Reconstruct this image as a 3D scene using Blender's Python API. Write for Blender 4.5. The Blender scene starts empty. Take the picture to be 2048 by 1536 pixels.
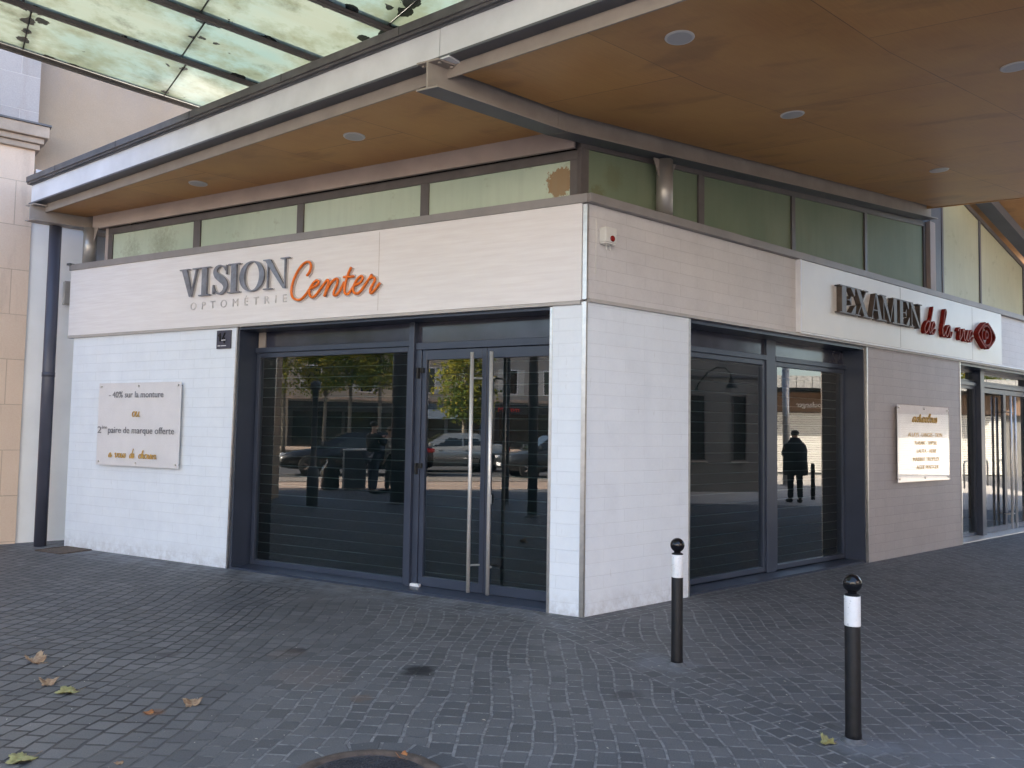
import bpy, bmesh, math, random
from mathutils import Vector, Matrix
random.seed(7)
R_ = math.radians
SC = bpy.context.scene
COL = SC.collection
# ------------------------------------------------------------------ camera
CAMPOS = Vector((-0.6366, -6.9864, 1.6))
cam = bpy.data.cameras.new('camera'); camo = bpy.data.objects.new('camera', cam); COL.objects.link(camo)
cam.sensor_width = 36; cam.lens = 1600 / 2048 * 36; cam.clip_end = 2000; cam.clip_start = 0.05
rt = Vector((0.99987061, -0.00092465, 0.01605925)); up = Vector((-0.01608585, -0.05747468, 0.99821737)); fw = Vector((0, 0.99834654, 0.05748211))
mw = Matrix(((rt.x, up.x, -fw.x), (rt.y, up.y, -fw.y), (rt.z, up.z, -fw.z))).to_4x4(); mw.translation = CAMPOS
camo.matrix_world = mw
SC.camera = camo
# ------------------------------------------------------------------ light
SUN_EL = 33.0; SUN_H = Vector((-0.35, 0.94, 0)).normalized()
SD = Vector((SUN_H.x * math.cos(R_(SUN_EL)), SUN_H.y * math.cos(R_(SUN_EL)), math.sin(R_(SUN_EL))))
sun = bpy.data.lights.new('sun', 'SUN'); sun.energy = 5.0; sun.angle = R_(0.53); sun.color = (1.0, 0.90, 0.76)
suno = bpy.data.objects.new('sun', sun); COL.objects.link(suno); suno.rotation_euler = SD.to_track_quat('Z', 'Y').to_euler()
W = bpy.data.worlds.new('World'); SC.world = W; W.use_nodes = True
wn = W.node_tree.nodes; wn.clear()
sky = wn.new('ShaderNodeTexSky'); sky.sky_type = 'NISHITA'; sky.sun_disc = False
sky.sun_elevation = R_(SUN_EL); sky.sun_rotation = math.atan2(SUN_H.x, SUN_H.y)
sky.air_density = 1.0; sky.dust_density = 2.3; sky.ozone_density = 1.0
bg = wn.new('ShaderNodeBackground'); bg.inputs[1].default_value = 0.13
wo = wn.new('ShaderNodeOutputWorld')
W.node_tree.links.new(sky.outputs[0], bg.inputs[0]); W.node_tree.links.new(bg.outputs[0], wo.inputs[0])
SC.view_settings.view_transform = 'Standard'; SC.view_settings.look = 'None'
SC.view_settings.exposure = 2.72; SC.view_settings.gamma = 1
SC.cycles.max_bounces = 8; SC.cycles.transparent_max_bounces = 12; SC.cycles.glossy_bounces = 5; SC.cycles.sample_clamp_indirect = 8

# ------------------------------------------------------------------ frames of the place
UL = Vector((-0.87678927, 0.48087479, 0)); NL = Vector((-0.48087479, -0.87678927, 0))   # left facade
UR = Vector((0.77047773, 0.63746691, 0)); NR = Vector((0.63746691, -0.77047773, 0))     # right facade
Z = Vector((0, 0, 1))
def FL(s, o, z): return UL * s + NL * o + Z * z
def FR(s, o, z): return UR * s + NR * o + Z * z
def FAB(a, b, z): return UL * a + UR * b + Z * z
P0 = Vector((-7.16, 3.68, 0))
def FW(s, o, z): return P0 + UR * s + NR * o + Z * z       # stone building front
def FX(x, y, z): return Vector((x, y, z))
def frame(p, u, n):
    u = u.normalized(); n = n.normalized()
    return lambda s, o, z: p + u * s + n * o + Z * z

# ------------------------------------------------------------------ mesh builder
class MB:
    def __init__(s): s.v = []; s.f = []; s.uv = []; s.sm = []
    def face(s, pts, uvs=None, smooth=False):
        i = len(s.v); s.v += [Vector(p) for p in pts]; s.f.append(list(range(i, i + len(pts))))
        s.uv.append(uvs or [(0, 0)] * len(pts)); s.sm.append(smooth)
    def box(s, F, s0, s1, o0, o1, z0, z1, skip=''):
        c = lambda a, b, d: F(a, b, d)
        q = [('f', [(s0, o1, z0), (s1, o1, z0), (s1, o1, z1), (s0, o1, z1)], 'sz'), ('b', [(s0, o0, z0), (s1, o0, z0), (s1, o0, z1), (s0, o0, z1)], 'sz'),
             ('l', [(s0, o0, z0), (s0, o1, z0), (s0, o1, z1), (s0, o0, z1)], 'oz'), ('r', [(s1, o0, z0), (s1, o1, z0), (s1, o1, z1), (s1, o0, z1)], 'oz'),
             ('u', [(s0, o0, z1), (s1, o0, z1), (s1, o1, z1), (s0, o1, z1)], 'so'), ('d', [(s0, o0, z0), (s1, o0, z0), (s1, o1, z0), (s0, o1, z0)], 'so')]
        ix = {'s': 0, 'o': 1, 'z': 2}
        for k, p, m in q:
            if k in skip: continue
            s.face([c(*t) for t in p], [(t[ix[m[0]]], t[ix[m[1]]]) for t in p])
        return s
    def prism(s, F, poly, o0, o1, uvs=True):
        """poly list of (s,z) extruded from o0 to o1"""
        n = len(poly)
        s.face([F(a, o1, b) for a, b in poly], [tuple(p) for p in poly]); s.face([F(a, o0, b) for a, b in poly], [tuple(p) for p in poly])
        for i in range(n):
            a, b = poly[i]; c, d = poly[(i + 1) % n]
            s.face([F(a, o0, b), F(c, o0, d), F(c, o1, d), F(a, o1, b)], [(a, b), (c, d), (c, d), (a, b)])
        return s
    def slab(s, pts, dz, uvs=None):
        """horizontal-ish polygon pts thickened by dz upward"""
        n = len(pts); pts = [Vector(p) for p in pts]; t = [p + Z * dz for p in pts]; uvs = uvs or [(p.x, p.y) for p in pts]
        s.face(pts, uvs); s.face(t, uvs)
        for i in range(n):
            j = (i + 1) % n; s.face([pts[i], pts[j], t[j], t[i]], [uvs[i], uvs[j], uvs[j], uvs[i]])
        return s
    def tube(s, pts, r, n=10, cap=True, smooth=True, flat=1.0, flatn=None):
        pts = [Vector(p) for p in pts]; rr = r if isinstance(r, (list, tuple)) else [r] * len(pts)
        rings = []; ref = None
        for i, p in enumerate(pts):
            t = (pts[min(i + 1, len(pts) - 1)] - pts[max(i - 1, 0)])
            if t.length < 1e-9: t = Z.copy()
            t.normalize()
            if ref is None: ref = Vector((0, 0, 1)) if abs(t.z) < .9 else Vector((1, 0, 0))
            a = t.cross(ref).normalized(); b = t.cross(a).normalized(); ref = -b if False else ref
            if abs(t.dot(ref)) > .97: ref = Vector((1, .3, 0)) if abs(t.x) < .8 else Vector((0, 1, 0))
            ring = []
            for k in range(n):
                an = 2 * math.pi * k / n; ring.append(p + a * math.cos(an) * rr[i] + b * math.sin(an) * rr[i])
            if rings:   # align
                pr = rings[-1]; best = min(range(n), key=lambda q: (ring[q] - pr[0] - (p - pts[i - 1])).length)
                ring = ring[best:] + ring[:best]
                if (ring[1] - p).dot(pr[1] - pts[i - 1]) < 0 and n > 4: ring = [ring[0]] + ring[1:][::-1]
            rings.append(ring)
        base = len(s.v)
        for ring in rings: s.v += ring
        for i in range(len(pts) - 1):
            for k in range(n):
                a = base + i * n + k; b = base + i * n + (k + 1) % n
                s.f.append([a, b, b + n, a + n]); s.uv.append([(0, 0)] * 4); s.sm.append(smooth)
        if cap:
            s.face(rings[0]); s.face(rings[-1])
        return s
    def lathe(s, c, prof, n=24, smooth=True, axis=Z):
        c = Vector(c); base = len(s.v)
        if axis == Z: ax, ay = Vector((1, 0, 0)), Vector((0, 1, 0))
        else:
            axis = axis.normalized(); ax = axis.cross(Z); ax = ax.normalized() if ax.length > 1e-4 else Vector((1, 0, 0)); ay = axis.cross(ax)
        for r, z in prof:
            for k in range(n):
                an = 2 * math.pi * k / n; s.v.append(c + (ax * math.cos(an) + ay * math.sin(an)) * r + axis * z)
        for i in range(len(prof) - 1):
            for k in range(n):
                a = base + i * n + k; b = base + i * n + (k + 1) % n
                s.f.append([a, b, b + n, a + n]); s.uv.append([(0, 0)] * 4); s.sm.append(smooth)
        s.face(s.v[base:base + n]); s.face(s.v[-2 * n:-n] if False else [s.v[base + (len(prof) - 1) * n + k] for k in range(n)])
        return s
    def build(s, name, mat, parent=None, loc=None, bevel=0, merge=True):
        off = Vector((0, 0, 0))
        if parent is not None:
            p = parent
            while p is not None: off += p.location; p = p.parent
        if loc is not None and parent is None: off = Vector(loc)
        if parent is not None and loc is not None: off2 = Vector(loc) - off
        me = bpy.data.meshes.new(name)
        org = Vector(loc) if loc is not None else off
        me.from_pydata([v - org for v in s.v], [], s.f)
        ul = me.uv_layers.new(name='UVMap')
        k = 0
        for fi, f in enumerate(s.f):
            for j in range(len(f)): ul.data[k].uv = s.uv[fi][j]; k += 1
        for p_, sm in zip(me.polygons, s.sm): p_.use_smooth = sm
        bm = bmesh.new(); bm.from_mesh(me)
        if merge: bmesh.ops.remove_doubles(bm, verts=bm.verts, dist=1e-5)
        bmesh.ops.recalc_face_normals(bm, faces=bm.faces)
        bm.to_mesh(me); bm.free()
        o = bpy.data.objects.new(name, me); COL.objects.link(o)
        if parent is not None:
            o.parent = parent
            if loc is not None: o.location = Vector(loc) - off
        else: o.location = org
        if mat: me.materials.append(mat)
        if bevel:
            m = o.modifiers.new('bevel', 'BEVEL'); m.width = bevel; m.segments = 2; m.limit_method = 'ANGLE'; m.angle_limit = R_(40)
        return o
def tag(o, label=None, cat=None, group=None, kind=None):
    if label: o['label'] = label
    if cat: o['category'] = cat
    if group: o['group'] = group
    if kind: o['kind'] = kind
    return o
def empty(name, loc, rz=0):
    o = bpy.data.objects.new(name, None); COL.objects.link(o); o.location = loc; o.rotation_euler = (0, 0, rz); o.empty_display_size = .2; return o
def copy_tree(o, parent=None):
    c = o.copy(); COL.objects.link(c); c.parent = parent
    for ch in list(o.children): copy_tree(ch, c)
    return c

# ------------------------------------------------------------------ materials
class N:
    def __init__(s, name):
        s.m = bpy.data.materials.new(name); s.m.use_nodes = True; s.t = s.m.node_tree; s.t.nodes.clear()
        s.out = s.t.nodes.new('ShaderNodeOutputMaterial')
    def n(s, typ, **kw):
        nd = s.t.nodes.new('ShaderNode' + typ)
        for k, v in kw.items():
            if k.startswith('_'): setattr(nd, k[1:], v)
            else:
                key = int(k[1:]) if k[0] == 'i' and k[1:].isdigit() else k.replace('_', ' ')
                s.set(nd, key, v)
        return nd
    def set(s, nd, key, v):
        inp = nd.inputs[key]
        if isinstance(v, tuple) and len(v) == 2 and hasattr(v[0], 'outputs'): s.t.links.new(v[0].outputs[v[1]], inp)
        elif hasattr(v, 'outputs'): s.t.links.new(v.outputs[0], inp)
        else: inp.default_value = v
    def math(s, op, a, b=None, c=None, clamp=False):
        nd = s.t.nodes.new('ShaderNodeMath'); nd.operation = op; nd.use_clamp = clamp
        for i, v in enumerate((a, b, c)):
            if v is not None: s.set(nd, i, v)
        return nd
    def mix(s, fac, a, b, typ='MIX'):
        nd = s.t.nodes.new('ShaderNodeMixRGB'); nd.blend_type = typ
        s.set(nd, 0, fac); s.set(nd, 1, a if not isinstance(a, tuple) or len(a) != 3 else a + (1,)); s.set(nd, 2, b if not isinstance(b, tuple) or len(b) != 3 else b + (1,))
        return nd
    def ramp(s, fac, stops):
        nd = s.t.nodes.new('ShaderNodeValToRGB'); s.set(nd, 0, fac); cr = nd.color_ramp
        while len(cr.elements) < len(stops): cr.elements.new(0.5)
        for e, (p, c) in zip(cr.elements, stops):
            e.position = p; e.color = (c, c, c, 1) if not isinstance(c, tuple) else c + (1,)
        return nd
    def noise(s, vec, scale, detail=4, rough=.55, **kw):
        nd = s.n('TexNoise'); s.set(nd, 'Scale', scale); s.set(nd, 'Detail', detail); s.set(nd, 'Roughness', rough)
        if vec is not None: s.set(nd, 'Vector', vec)
        return nd
    def obj(s):
        g = s.n('NewGeometry'); return (g, 'Position')
    def uv(s): return (s.n('TexCoord'), 'UV')
    def map(s, vec, scale=(1, 1, 1), loc=(0, 0, 0), rot=(0, 0, 0)):
        nd = s.n('Mapping'); s.set(nd, 'Vector', vec); nd.inputs['Scale'].default_value = scale; nd.inputs['Location'].default_value = loc; nd.inputs['Rotation'].default_value = rot; return nd
    def bump(s, h, strength=.3, dist=.01, normal=None):
        nd = s.n('Bump'); s.set(nd, 'Height', h); nd.inputs['Strength'].default_value = strength; nd.inputs['Distance'].default_value = dist
        if normal: s.set(nd, 'Normal', normal)
        return nd
    def pbsdf(s, color, rough=.6, metal=0, normal=None, spec=None, coat=0, **kw):
        nd = s.n('BsdfPrincipled')
        s.set(nd, 'Base Color', color if not (isinstance(color, tuple) and len(color) == 3) else color + (1,))
        s.set(nd, 'Roughness', rough); s.set(nd, 'Metallic', metal)
        if spec is not None: s.set(nd, 'Specular IOR Level', spec)
        if coat: s.set(nd, 'Coat Weight', coat); s.set(nd, 'Coat Roughness', .08)
        if normal: s.set(nd, 'Normal', normal)
        s.t.links.new(nd.outputs[0], s.out.inputs[0]); return nd
def simple(name, col, rough=.5, metal=0, var=.12, scale=6, bump=.0, coat=0, spec=None, bscale=60):
    k = N(name); p = k.obj()
    nz = k.noise(p, scale, 5); f = k.ramp((nz, 0), [(.3, 0.0), (.7, 1.0)])
    lo = tuple(c * (1 - var) for c in col); hi = tuple(min(1, c * (1 + var)) for c in col)
    c = k.mix(f, lo, hi)
    r = k.math('MULTIPLY_ADD', (nz, 0), .15, rough - .07)
    nm = None
    if bump: nm = k.bump((k.noise(p, bscale, 4), 0), bump, .004)
    k.pbsdf(c, r, metal, nm, spec, coat)
    return k.m

M = {}
def mk_tile(name, c1, c2, cm, bw=.52, rh=.112, grime=.5, vst=.06):
    k = N(name); uv = k.uv(); p = k.obj()
    br = k.n('TexBrick'); br.offset = .5
    wob = k.noise(uv, 3.0, 2)
    v = k.mix(.012, uv, (wob, 1)); k.set(br, 'Vector', v)
    for a, b in (('Color1', c1 + (1,)), ('Color2', c2 + (1,)), ('Mortar', cm + (1,)), ('Scale', 1.0), ('Mortar Size', .0026), ('Mortar Smooth', .5), ('Brick Width', bw), ('Row Height', rh), ('Bias', 0.0)): br.inputs[a].default_value = b
    st = k.noise(k.map(uv, (1.6, .5, 1)), 1.8, 5, .6)
    g1 = k.ramp((st, 0), [(.35, 0.0), (.75, 1.0)])
    c = k.mix(k.math('MULTIPLY', g1, grime * .35), br, (cm[0] * .8, cm[1] * .8, cm[2] * .82))
    fine = k.noise(p, 45, 3); c = k.mix(.10, c, (fine, 0), 'OVERLAY')
    # vertical roller streaks of paint
    sv = k.noise(k.map(uv, (7, .35, 1)), 1.0, 3); c = k.mix(k.math('MULTIPLY', k.ramp((sv, 0), [(.45, 0.0), (.7, 1.0)]), vst), c, (1, 1, 1))
    sz = k.n('SeparateXYZ'); k.set(sz, 0, p)
    foot = k.math('SUBTRACT', 1.0, k.math('MULTIPLY', (sz, 2), 4.5), clamp=True); sp_ = k.ramp((k.noise(p, 11, 6, .7), 0), [(.38, .0), (.62, 1.0)])
    c = k.mix(k.math('MULTIPLY', k.math('MULTIPLY', foot, sp_), .55), c, (.40, .39, .40))
    bl = k.ramp((k.noise(p, 3.2, 6, .7), 0), [(.46, .0), (.70, 1.0)]); c = k.mix(k.math('MULTIPLY', bl, grime * .30), c, (cm[0] * .72, cm[1] * .72, cm[2] * .75))
    sc = k.ramp((k.noise(k.map(p, (30, 30, 5)), 1.0, 3), 0), [(.70, .0), (.74, 1.0)]); c = k.mix(k.math('MULTIPLY', sc, .25), c, (.45, .45, .47))
    h = k.math('SUBTRACT', k.math('MULTIPLY', (fine, 0), .25), (br, 1))
    k.pbsdf(c, .55, 0, k.bump(h, .55, .004), .35)
    return k.m
M['tile'] = mk_tile('painted_tile', (.79, .84, .91), (.77, .82, .89), (.70, .745, .81))
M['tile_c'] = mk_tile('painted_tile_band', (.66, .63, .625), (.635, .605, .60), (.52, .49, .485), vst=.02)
M['tile_shaded'] = mk_tile('painted_tile_beige_shaded', (.44, .395, .385), (.415, .37, .365), (.31, .275, .27), vst=.0)  # beige tile, darkened so its colour holds the right wall's shade
def mk_fascia():
    k = N('grained_fascia'); uv = k.uv()
    v = k.map(uv, (1.2, 16, 1)); nz = k.noise(v, 1.6, 5, .6); w2 = k.noise(k.map(uv, (4, 60, 1)), 1, 3)
    c = k.mix(k.ramp((nz, 0), [(.35, 0.0), (.7, 1.0)]), (.76, .72, .72), (.83, .80, .80))
    big = k.noise(uv, .7, 3); c = k.mix(k.math('MULTIPLY', k.ramp((big, 0), [(.4, 0.0), (.7, 1.0)]), .12), c, (.55, .52, .52))
    h = k.math('ADD', k.math('MULTIPLY', (nz, 0), 1.0), k.math('MULTIPLY', (w2, 0), .35))
    k.pbsdf(c, .5, 0, k.bump(h, .6, .006), .4); return k.m
M['fascia'] = mk_fascia()
M['signpanel'] = simple('sign_panel_white', (.74, .71, .68), .3, var=.04, scale=2, spec=.5)
M['mullion'] = simple('brown_grey_frame', (.115, .10, .098), .42, var=.15, scale=5, spec=.5)
M['cap'] = simple('grey_brown_cap', (.26, .24, .235), .45, var=.12, scale=4, spec=.5)
M['band'] = simple('beige_band', (.42, .35, .32), .6, var=.1, scale=3, bump=.1)
M['dark_frame'] = simple('blue_grey_frame', (.038, .048, .076), .33, var=.10, scale=3, spec=.5)
M['transom'] = simple('dark_transom_panel', (.035, .037, .060), .14, var=.3, scale=2.5, spec=.6)
M['alu'] = simple('aluminium_trim', (.62, .60, .58), .32, 1, var=.1, scale=20)
M['steel'] = simple('brushed_steel', (.72, .69, .66), .42, .55, var=.06, scale=30)
M['beam'] = simple('painted_beam', (.76, .77, .82), .42, var=.08, scale=3, spec=.5)
M['beam_dark'] = simple('painted_beam_dark', (.10, .105, .12), .45, var=.15, scale=4, spec=.5)
M['beam_beige'] = simple('beam_beige', (.33, .285, .255), .5, var=.12, scale=4, spec=.4)
M['roofedge'] = simple('lead_roof_edge', (.12, .115, .12), .55, var=.25, scale=6, bump=.15)
M['interior'] = simple('dark_interior', (.008, .008, .009), .8)
M['black'] = simple('bollard_black', (.007, .007, .009), .5, var=.4, scale=25, bump=.1, spec=.3); M['black_gloss'] = simple('gloss_black_ball', (.006, .006, .008), .14, var=.2, scale=25)
M['rubber'] = simple('rubber', (.015, .015, .015), .75)
M['white_plastic'] = simple('white_plastic', (.70, .68, .64), .4, var=.05)
M['red_plastic'] = simple('red_lens', (.25, .01, .01), .2)
M['render_white'] = simple('white_render', (.90, .90, .90), .8, var=.05, scale=2, bump=.12)

def mk_soffit():
    k = N('varnished_plywood'); uv = k.uv()
    br = k.n('TexBrick'); br.offset = .5; k.set(br, 'Vector', k.map(uv, (1, 1, 1), (-.55, -.12, 0), (0, 0, R_(90))))
    for a, b in (('Color1', (.56, .285, .095, 1)), ('Color2', (.46, .23, .08, 1)), ('Mortar', (.13, .06, .03, 1)), ('Scale', 1.0), ('Mortar Size', .0035), ('Mortar Smooth', .1), ('Brick Width', 2.6), ('Row Height', 1.33), ('Bias', 0.0)): br.inputs[a].default_value = b
    gr = k.noise(k.map(uv, (40, 2.0, 1)), 1.5, 5, .6); g2 = k.noise(uv, 1.1, 4)
    c = k.mix(k.math('MULTIPLY', k.ramp((gr, 0), [(.3, 0.0), (.75, 1.0)]), .30), br, (.28, .125, .05))
    c = k.mix(k.math('MULTIPLY', k.ramp((g2, 0), [(.4, 0.0), (.65, 1.0)]), .5), c, (.62, .36, .14))
    wet = k.ramp((k.noise(k.map(uv, (1, 2.2, 1), (3.1, 1.7, 0)), .9, 5), 0), [(.56, 0.0), (.66, 1.0)])
    c = k.mix(k.math('MULTIPLY', wet, .35), c, (.16, .08, .04))
    k.pbsdf(c, k.math('MULTIPLY_ADD', (g2, 0), .25, .27), 0, k.bump((gr, 0), .08, .002), .45); return k.m
M['soffit'] = mk_soffit()

def mk_green(name, c1, c2, blotch=.5, rough_=.35, spec_=.4):
    k = N(name); uv = k.uv(); p = k.obj()
    n1 = k.noise(p, .9, 4); n2 = k.noise(p, 4.5, 6, .65); n3 = k.noise(k.map(p, (1, 1, .8)), 13, 4, .7)
    c = k.mix(k.ramp((n1, 0), [(.35, 0.0), (.65, 1.0)]), c1, c2)
    sp = k.ramp((n2, 0), [(.60, 0.0), (.72, 1.0)]); c = k.mix(k.math('MULTIPLY', sp, blotch), c, (.19, .17, .09))
    # flaked patches near the lower edge
    sep = k.n('SeparateXYZ'); k.set(sep, 0, p)
    low = k.math('SUBTRACT', 1.0, k.math('MULTIPLY', k.math('SUBTRACT', (sep, 2), 3.68), 4.5), clamp=True)
    fl = k.ramp(k.math('MULTIPLY', (n3, 0), low), [(.50, 0.0), (.53, 1.0)]); c = k.mix(k.math('MULTIPLY', fl, .6), c, (.62, .70, .66))
    # paint peeled off in a ragged brown patch, smaller flakes around the corner
    for cx_, cy_, cz_, rr, am in ((UL.x * .36 - NL.x * .2, UL.y * .36 - NL.y * .2, 3.92, .165, 1), (UR.x * .34 - NR.x * .2, UR.y * .34 - NR.y * .2, 3.80, .12, .7), (UR.x * .55 - NR.x * .2, UR.y * .55 - NR.y * .2, 4.02, .15, .45), (UL.x * 5.9, UL.y * 5.9, 3.85, .35, .5), (UL.x * 6.5, UL.y * 6.5, 3.82, .3, .5)):
        cv = k.n('CombineXYZ'); [k.set(cv, i_, v_) for i_, v_ in enumerate((cx_, cy_, cz_))]
        dv = k.n('VectorMath'); dv.operation = 'DISTANCE'; k.set(dv, 0, p); k.set(dv, 1, cv)
        dd = k.math('ADD', (dv, 'Value'), k.math('MULTIPLY', k.math('SUBTRACT', (k.noise(p, 22, 6, .75), 0), .5), rr * 1.5))
        mm = k.ramp(k.math('DIVIDE', dd, rr), [(.78, 1.0), (.86, .0)] if am == 1 else [(.5, 1.0), (1.1, .0)]); c = k.mix(k.math('MULTIPLY', mm, am), c, (.30, .20, .105) if am == 1 else (.17, .17, .09))
    rain = k.ramp((k.noise(k.map(p, (7, 7, .7)), 2.0, 4), 0), [(.45, .0), (.75, 1.0)]); c = k.mix(k.math('MULTIPLY', rain, .14), c, tuple(x * .55 for x in c1))
    k.pbsdf(c, rough_, 0, k.bump((n2, 0), .05, .003), spec_); return k.m
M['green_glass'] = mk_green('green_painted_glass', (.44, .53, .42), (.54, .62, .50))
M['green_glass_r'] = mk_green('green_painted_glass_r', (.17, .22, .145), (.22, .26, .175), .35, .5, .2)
M['gable_glass'] = mk_green('green_glass_warm_lit', (.42, .40, .25), (.48, .46, .30), .45)  # same green painted glass, with warm light put into its colour

def mk_glass(name, ior=2.0, tint=(.78, .84, .84), wav=.0006):
    k = N(name); p = k.obj()
    nz = k.noise(p, .9, 2, .4); nm = k.bump((nz, 0), 1.0, wav)
    fr0 = k.n('Fresnel', IOR=ior, Normal=nm); gg = k.n('NewGeometry'); fr = k.math('MULTIPLY', fr0, k.math('SUBTRACT', 1.0, (gg, 'Backfacing'))); tr = k.n('BsdfTransparent', Color=tint + (1,)); gl = k.n('BsdfGlossy', Roughness=0.0, Color=(1, 1, 1, 1), Normal=nm)
    mx = k.n('MixShader', i0=fr, i1=tr, i2=gl); k.t.links.new(mx.outputs[0], k.out.inputs[0]); return k.m
M['glass'] = mk_glass('shop_glass')
M['acrylic'] = mk_glass('acrylic_panel', 1.55, (.99, .985, .985), .0006)
M['glass_far'] = mk_glass('window_glass', 1.6, (.3, .32, .33), .0004)
M['shutter_lip_glint'] = simple('shutter_lip_glint', (.070, .095, .10), .4, var=.9, scale=1.7, spec=.3); M['lintel'] = simple('lintel_strip', (.44, .41, .39), .4, var=.08); M['shutter'] = simple('roller_shutter', (.0060, .0100, .0110), .5, var=.2, scale=3, spec=.08)  # lip colour is lightened to paint sky light caught on slat edges

def mk_pave():
    k = N('granite_setts'); p = k.obj()
    sp = k.n('SeparateXYZ'); k.set(sp, 0, p)
    warp = k.noise(p, .45, 2); wx = k.math('MULTIPLY', k.math('SUBTRACT', (warp, 0), .5), .55)
    w2 = k.noise(p, 5.5, 2); w2x = k.math('MULTIPLY', k.math('SUBTRACT', (w2, 0), .5), .022)
    def rot(ang, jitter=True):
        # texture x axis along direction ang (deg from +Y clockwise)
        a = R_(ang); dx, dy = math.sin(a), math.cos(a)
        u = k.math('ADD', k.math('MULTIPLY', (sp, 0), dx), k.math('MULTIPLY', (sp, 1), dy))
        v = k.math('ADD', k.math('MULTIPLY', (sp, 0), dy), k.math('MULTIPLY', (sp, 1), -dx))
        v2 = k.math('ADD', v, k.math('ADD', w2x, wx) if jitter == 2 else w2x)
        c = k.n('CombineXYZ'); k.set(c, 0, k.math('ADD', u, w2x)); k.set(c, 1, v2); return c
    def brick(vec, bw, rh, sq=1.0):
        br = k.n('TexBrick'); br.offset = .5; br.squash = sq; br.squash_frequency = 3; k.set(br, 'Vector', vec)
        for a, b in (('Color1', (.0, .0, .0, 1)), ('Color2', (1, 1, 1, 1)), ('Mortar', (.5, .5, .5, 1)), ('Scale', 1.0), ('Mortar Size', .0095), ('Mortar Smooth', .35), ('Brick Width', bw), ('Row Height', rh), ('Bias', 0.0)): br.inputs[a].default_value = b
        return br
    A = brick(rot(5, 2), .125, .118, 1.25); B = brick(rot(153.5), .125, .118); C = brick(rot(-1, 2), .13, .118, 1.25)
    Lb = brick(rot(math.degrees(math.atan2(UL.x, UL.y))), .14, .112); Rb = brick(rot(math.degrees(math.atan2(UR.x, UR.y))), .14, .112)
    dL = k.math('ADD', k.math('MULTIPLY', (sp, 0), NL.x), k.math('MULTIPLY', (sp, 1), NL.y))
    dR = k.math('ADD', k.math('MULTIPLY', (sp, 0), NR.x), k.math('MULTIPLY', (sp, 1), NR.y))
    # diagonal band running out from the shop corner
    a = R_(153.5); bx, by = math.cos(a), -math.sin(a)            # perpendicular of band
    dB = k.math('ADD', k.math('MULTIPLY', k.math('ADD', (sp, 0), .17), bx), k.math('MULTIPLY', k.math('ADD', (sp, 1), .30), by))
    # bx negative: dB>0 on the left of band
    isA = k.math('GREATER_THAN', dB, .20); isC = k.math('LESS_THAN', dB, -.24)
    def sel(f, x, y, o): return k.mix(f, (y, o), (x, o))
    def chain(o):
        c = sel(isA, A, B, o); c = k.mix(isC, c, (C, o))
        mL = k.math('MULTIPLY', k.math('LESS_THAN', dL, .46), k.math('GREATER_THAN', dB, -.05)); mR = k.math('MULTIPLY', k.math('LESS_THAN', dR, .24), k.math('LESS_THAN', dB, -.05))
        c = k.mix(mL, c, (Lb, o)); c = k.mix(mR, c, (Rb, o)); return c
    tone = chain(0); mort = chain(1)
    # stones laid in a ring round the manhole
    mx_, my_ = -1.27, -3.30
    X = k.math('SUBTRACT', (sp, 0), mx_); Y = k.math('SUBTRACT', (sp, 1), my_)
    rad = k.math('SQRT', k.math('ADD', k.math('POWER', X, 2), k.math('POWER', Y, 2))); ang = k.math('ARCTAN2', Y, X)
    pc = k.n('CombineXYZ'); k.set(pc, 0, k.math('MULTIPLY', ang, .43)); k.set(pc, 1, k.math('SUBTRACT', rad, .37))
    Pb = brick(pc, .15, .14); ring = k.math('LESS_THAN', k.math('ADD', rad, k.math('MULTIPLY', w2x, 2.0)), .495)
    tone = k.mix(ring, tone, (Pb, 0)); mort = k.mix(ring, mort, (Pb, 1))
    n1 = k.noise(p, 1.1, 5, .6); n2 = k.noise(p, 9, 5, .65); n3 = k.noise(p, 120, 3, .6)
    stone = k.mix(tone, (.098, .099, .102), (.168, .168, .172))
    stone = k.mix(k.math('MULTIPLY', k.ramp((n1, 0), [(.35, 0.0), (.7, 1.0)]), .5), stone, (.058, .064, .078))
    stone = k.mix(k.math('MULTIPLY', k.ramp((n2, 0), [(.4, 0.0), (.75, 1.0)]), .35), stone, (.125, .133, .15))
    stone = k.mix(.5, stone, (n3, 0), 'OVERLAY')
    xm = k.math('ADD', k.math('MULTIPLY', k.math('ADD', (sp, 0), 2.3), .30), (k.noise(p, 1.4, 4), 0)); mcol = k.mix(k.ramp(xm, [(.30, 0.0), (.75, 1.0)]), (.018, .019, .021), (.265, .268, .272))
    mcol = k.mix(k.math('MULTIPLY', k.ramp((k.noise(p, 16, 5, .7), 0), [(.42, 0.0), (.60, 1.0)]), .70), mcol, (.055, .060, .070))
    c = k.mix(mort, stone, mcol)
    # dusty cement haze close to the shop front, rust coloured leaf stains, dark drips
    nearL = k.math('SUBTRACT', 1.0, k.math('MULTIPLY', dL, 1.6), clamp=True)
    leftok = k.math('GREATER_THAN', dB, .0)
    dust = k.math('MULTIPLY', k.math('MULTIPLY', nearL, leftok), k.ramp((k.noise(p, 2.6, 5, .65), 0), [(.38, 0.0), (.62, 1.0)]))
    c = k.mix(k.math('MULTIPLY', dust, .55), c, (.30, .33, .37))
    gv = k.n('TexVoronoi', Scale=1.35); k.set(gv, 'Vector', k.mix(.03, p, (k.noise(p, 20, 3), 1))); gum = k.ramp((gv, 0), [(.018, 1.0), (.026, .0)])
    c = k.mix(k.math('MULTIPLY', gum, .55), c, (.035, .035, .038))
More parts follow.
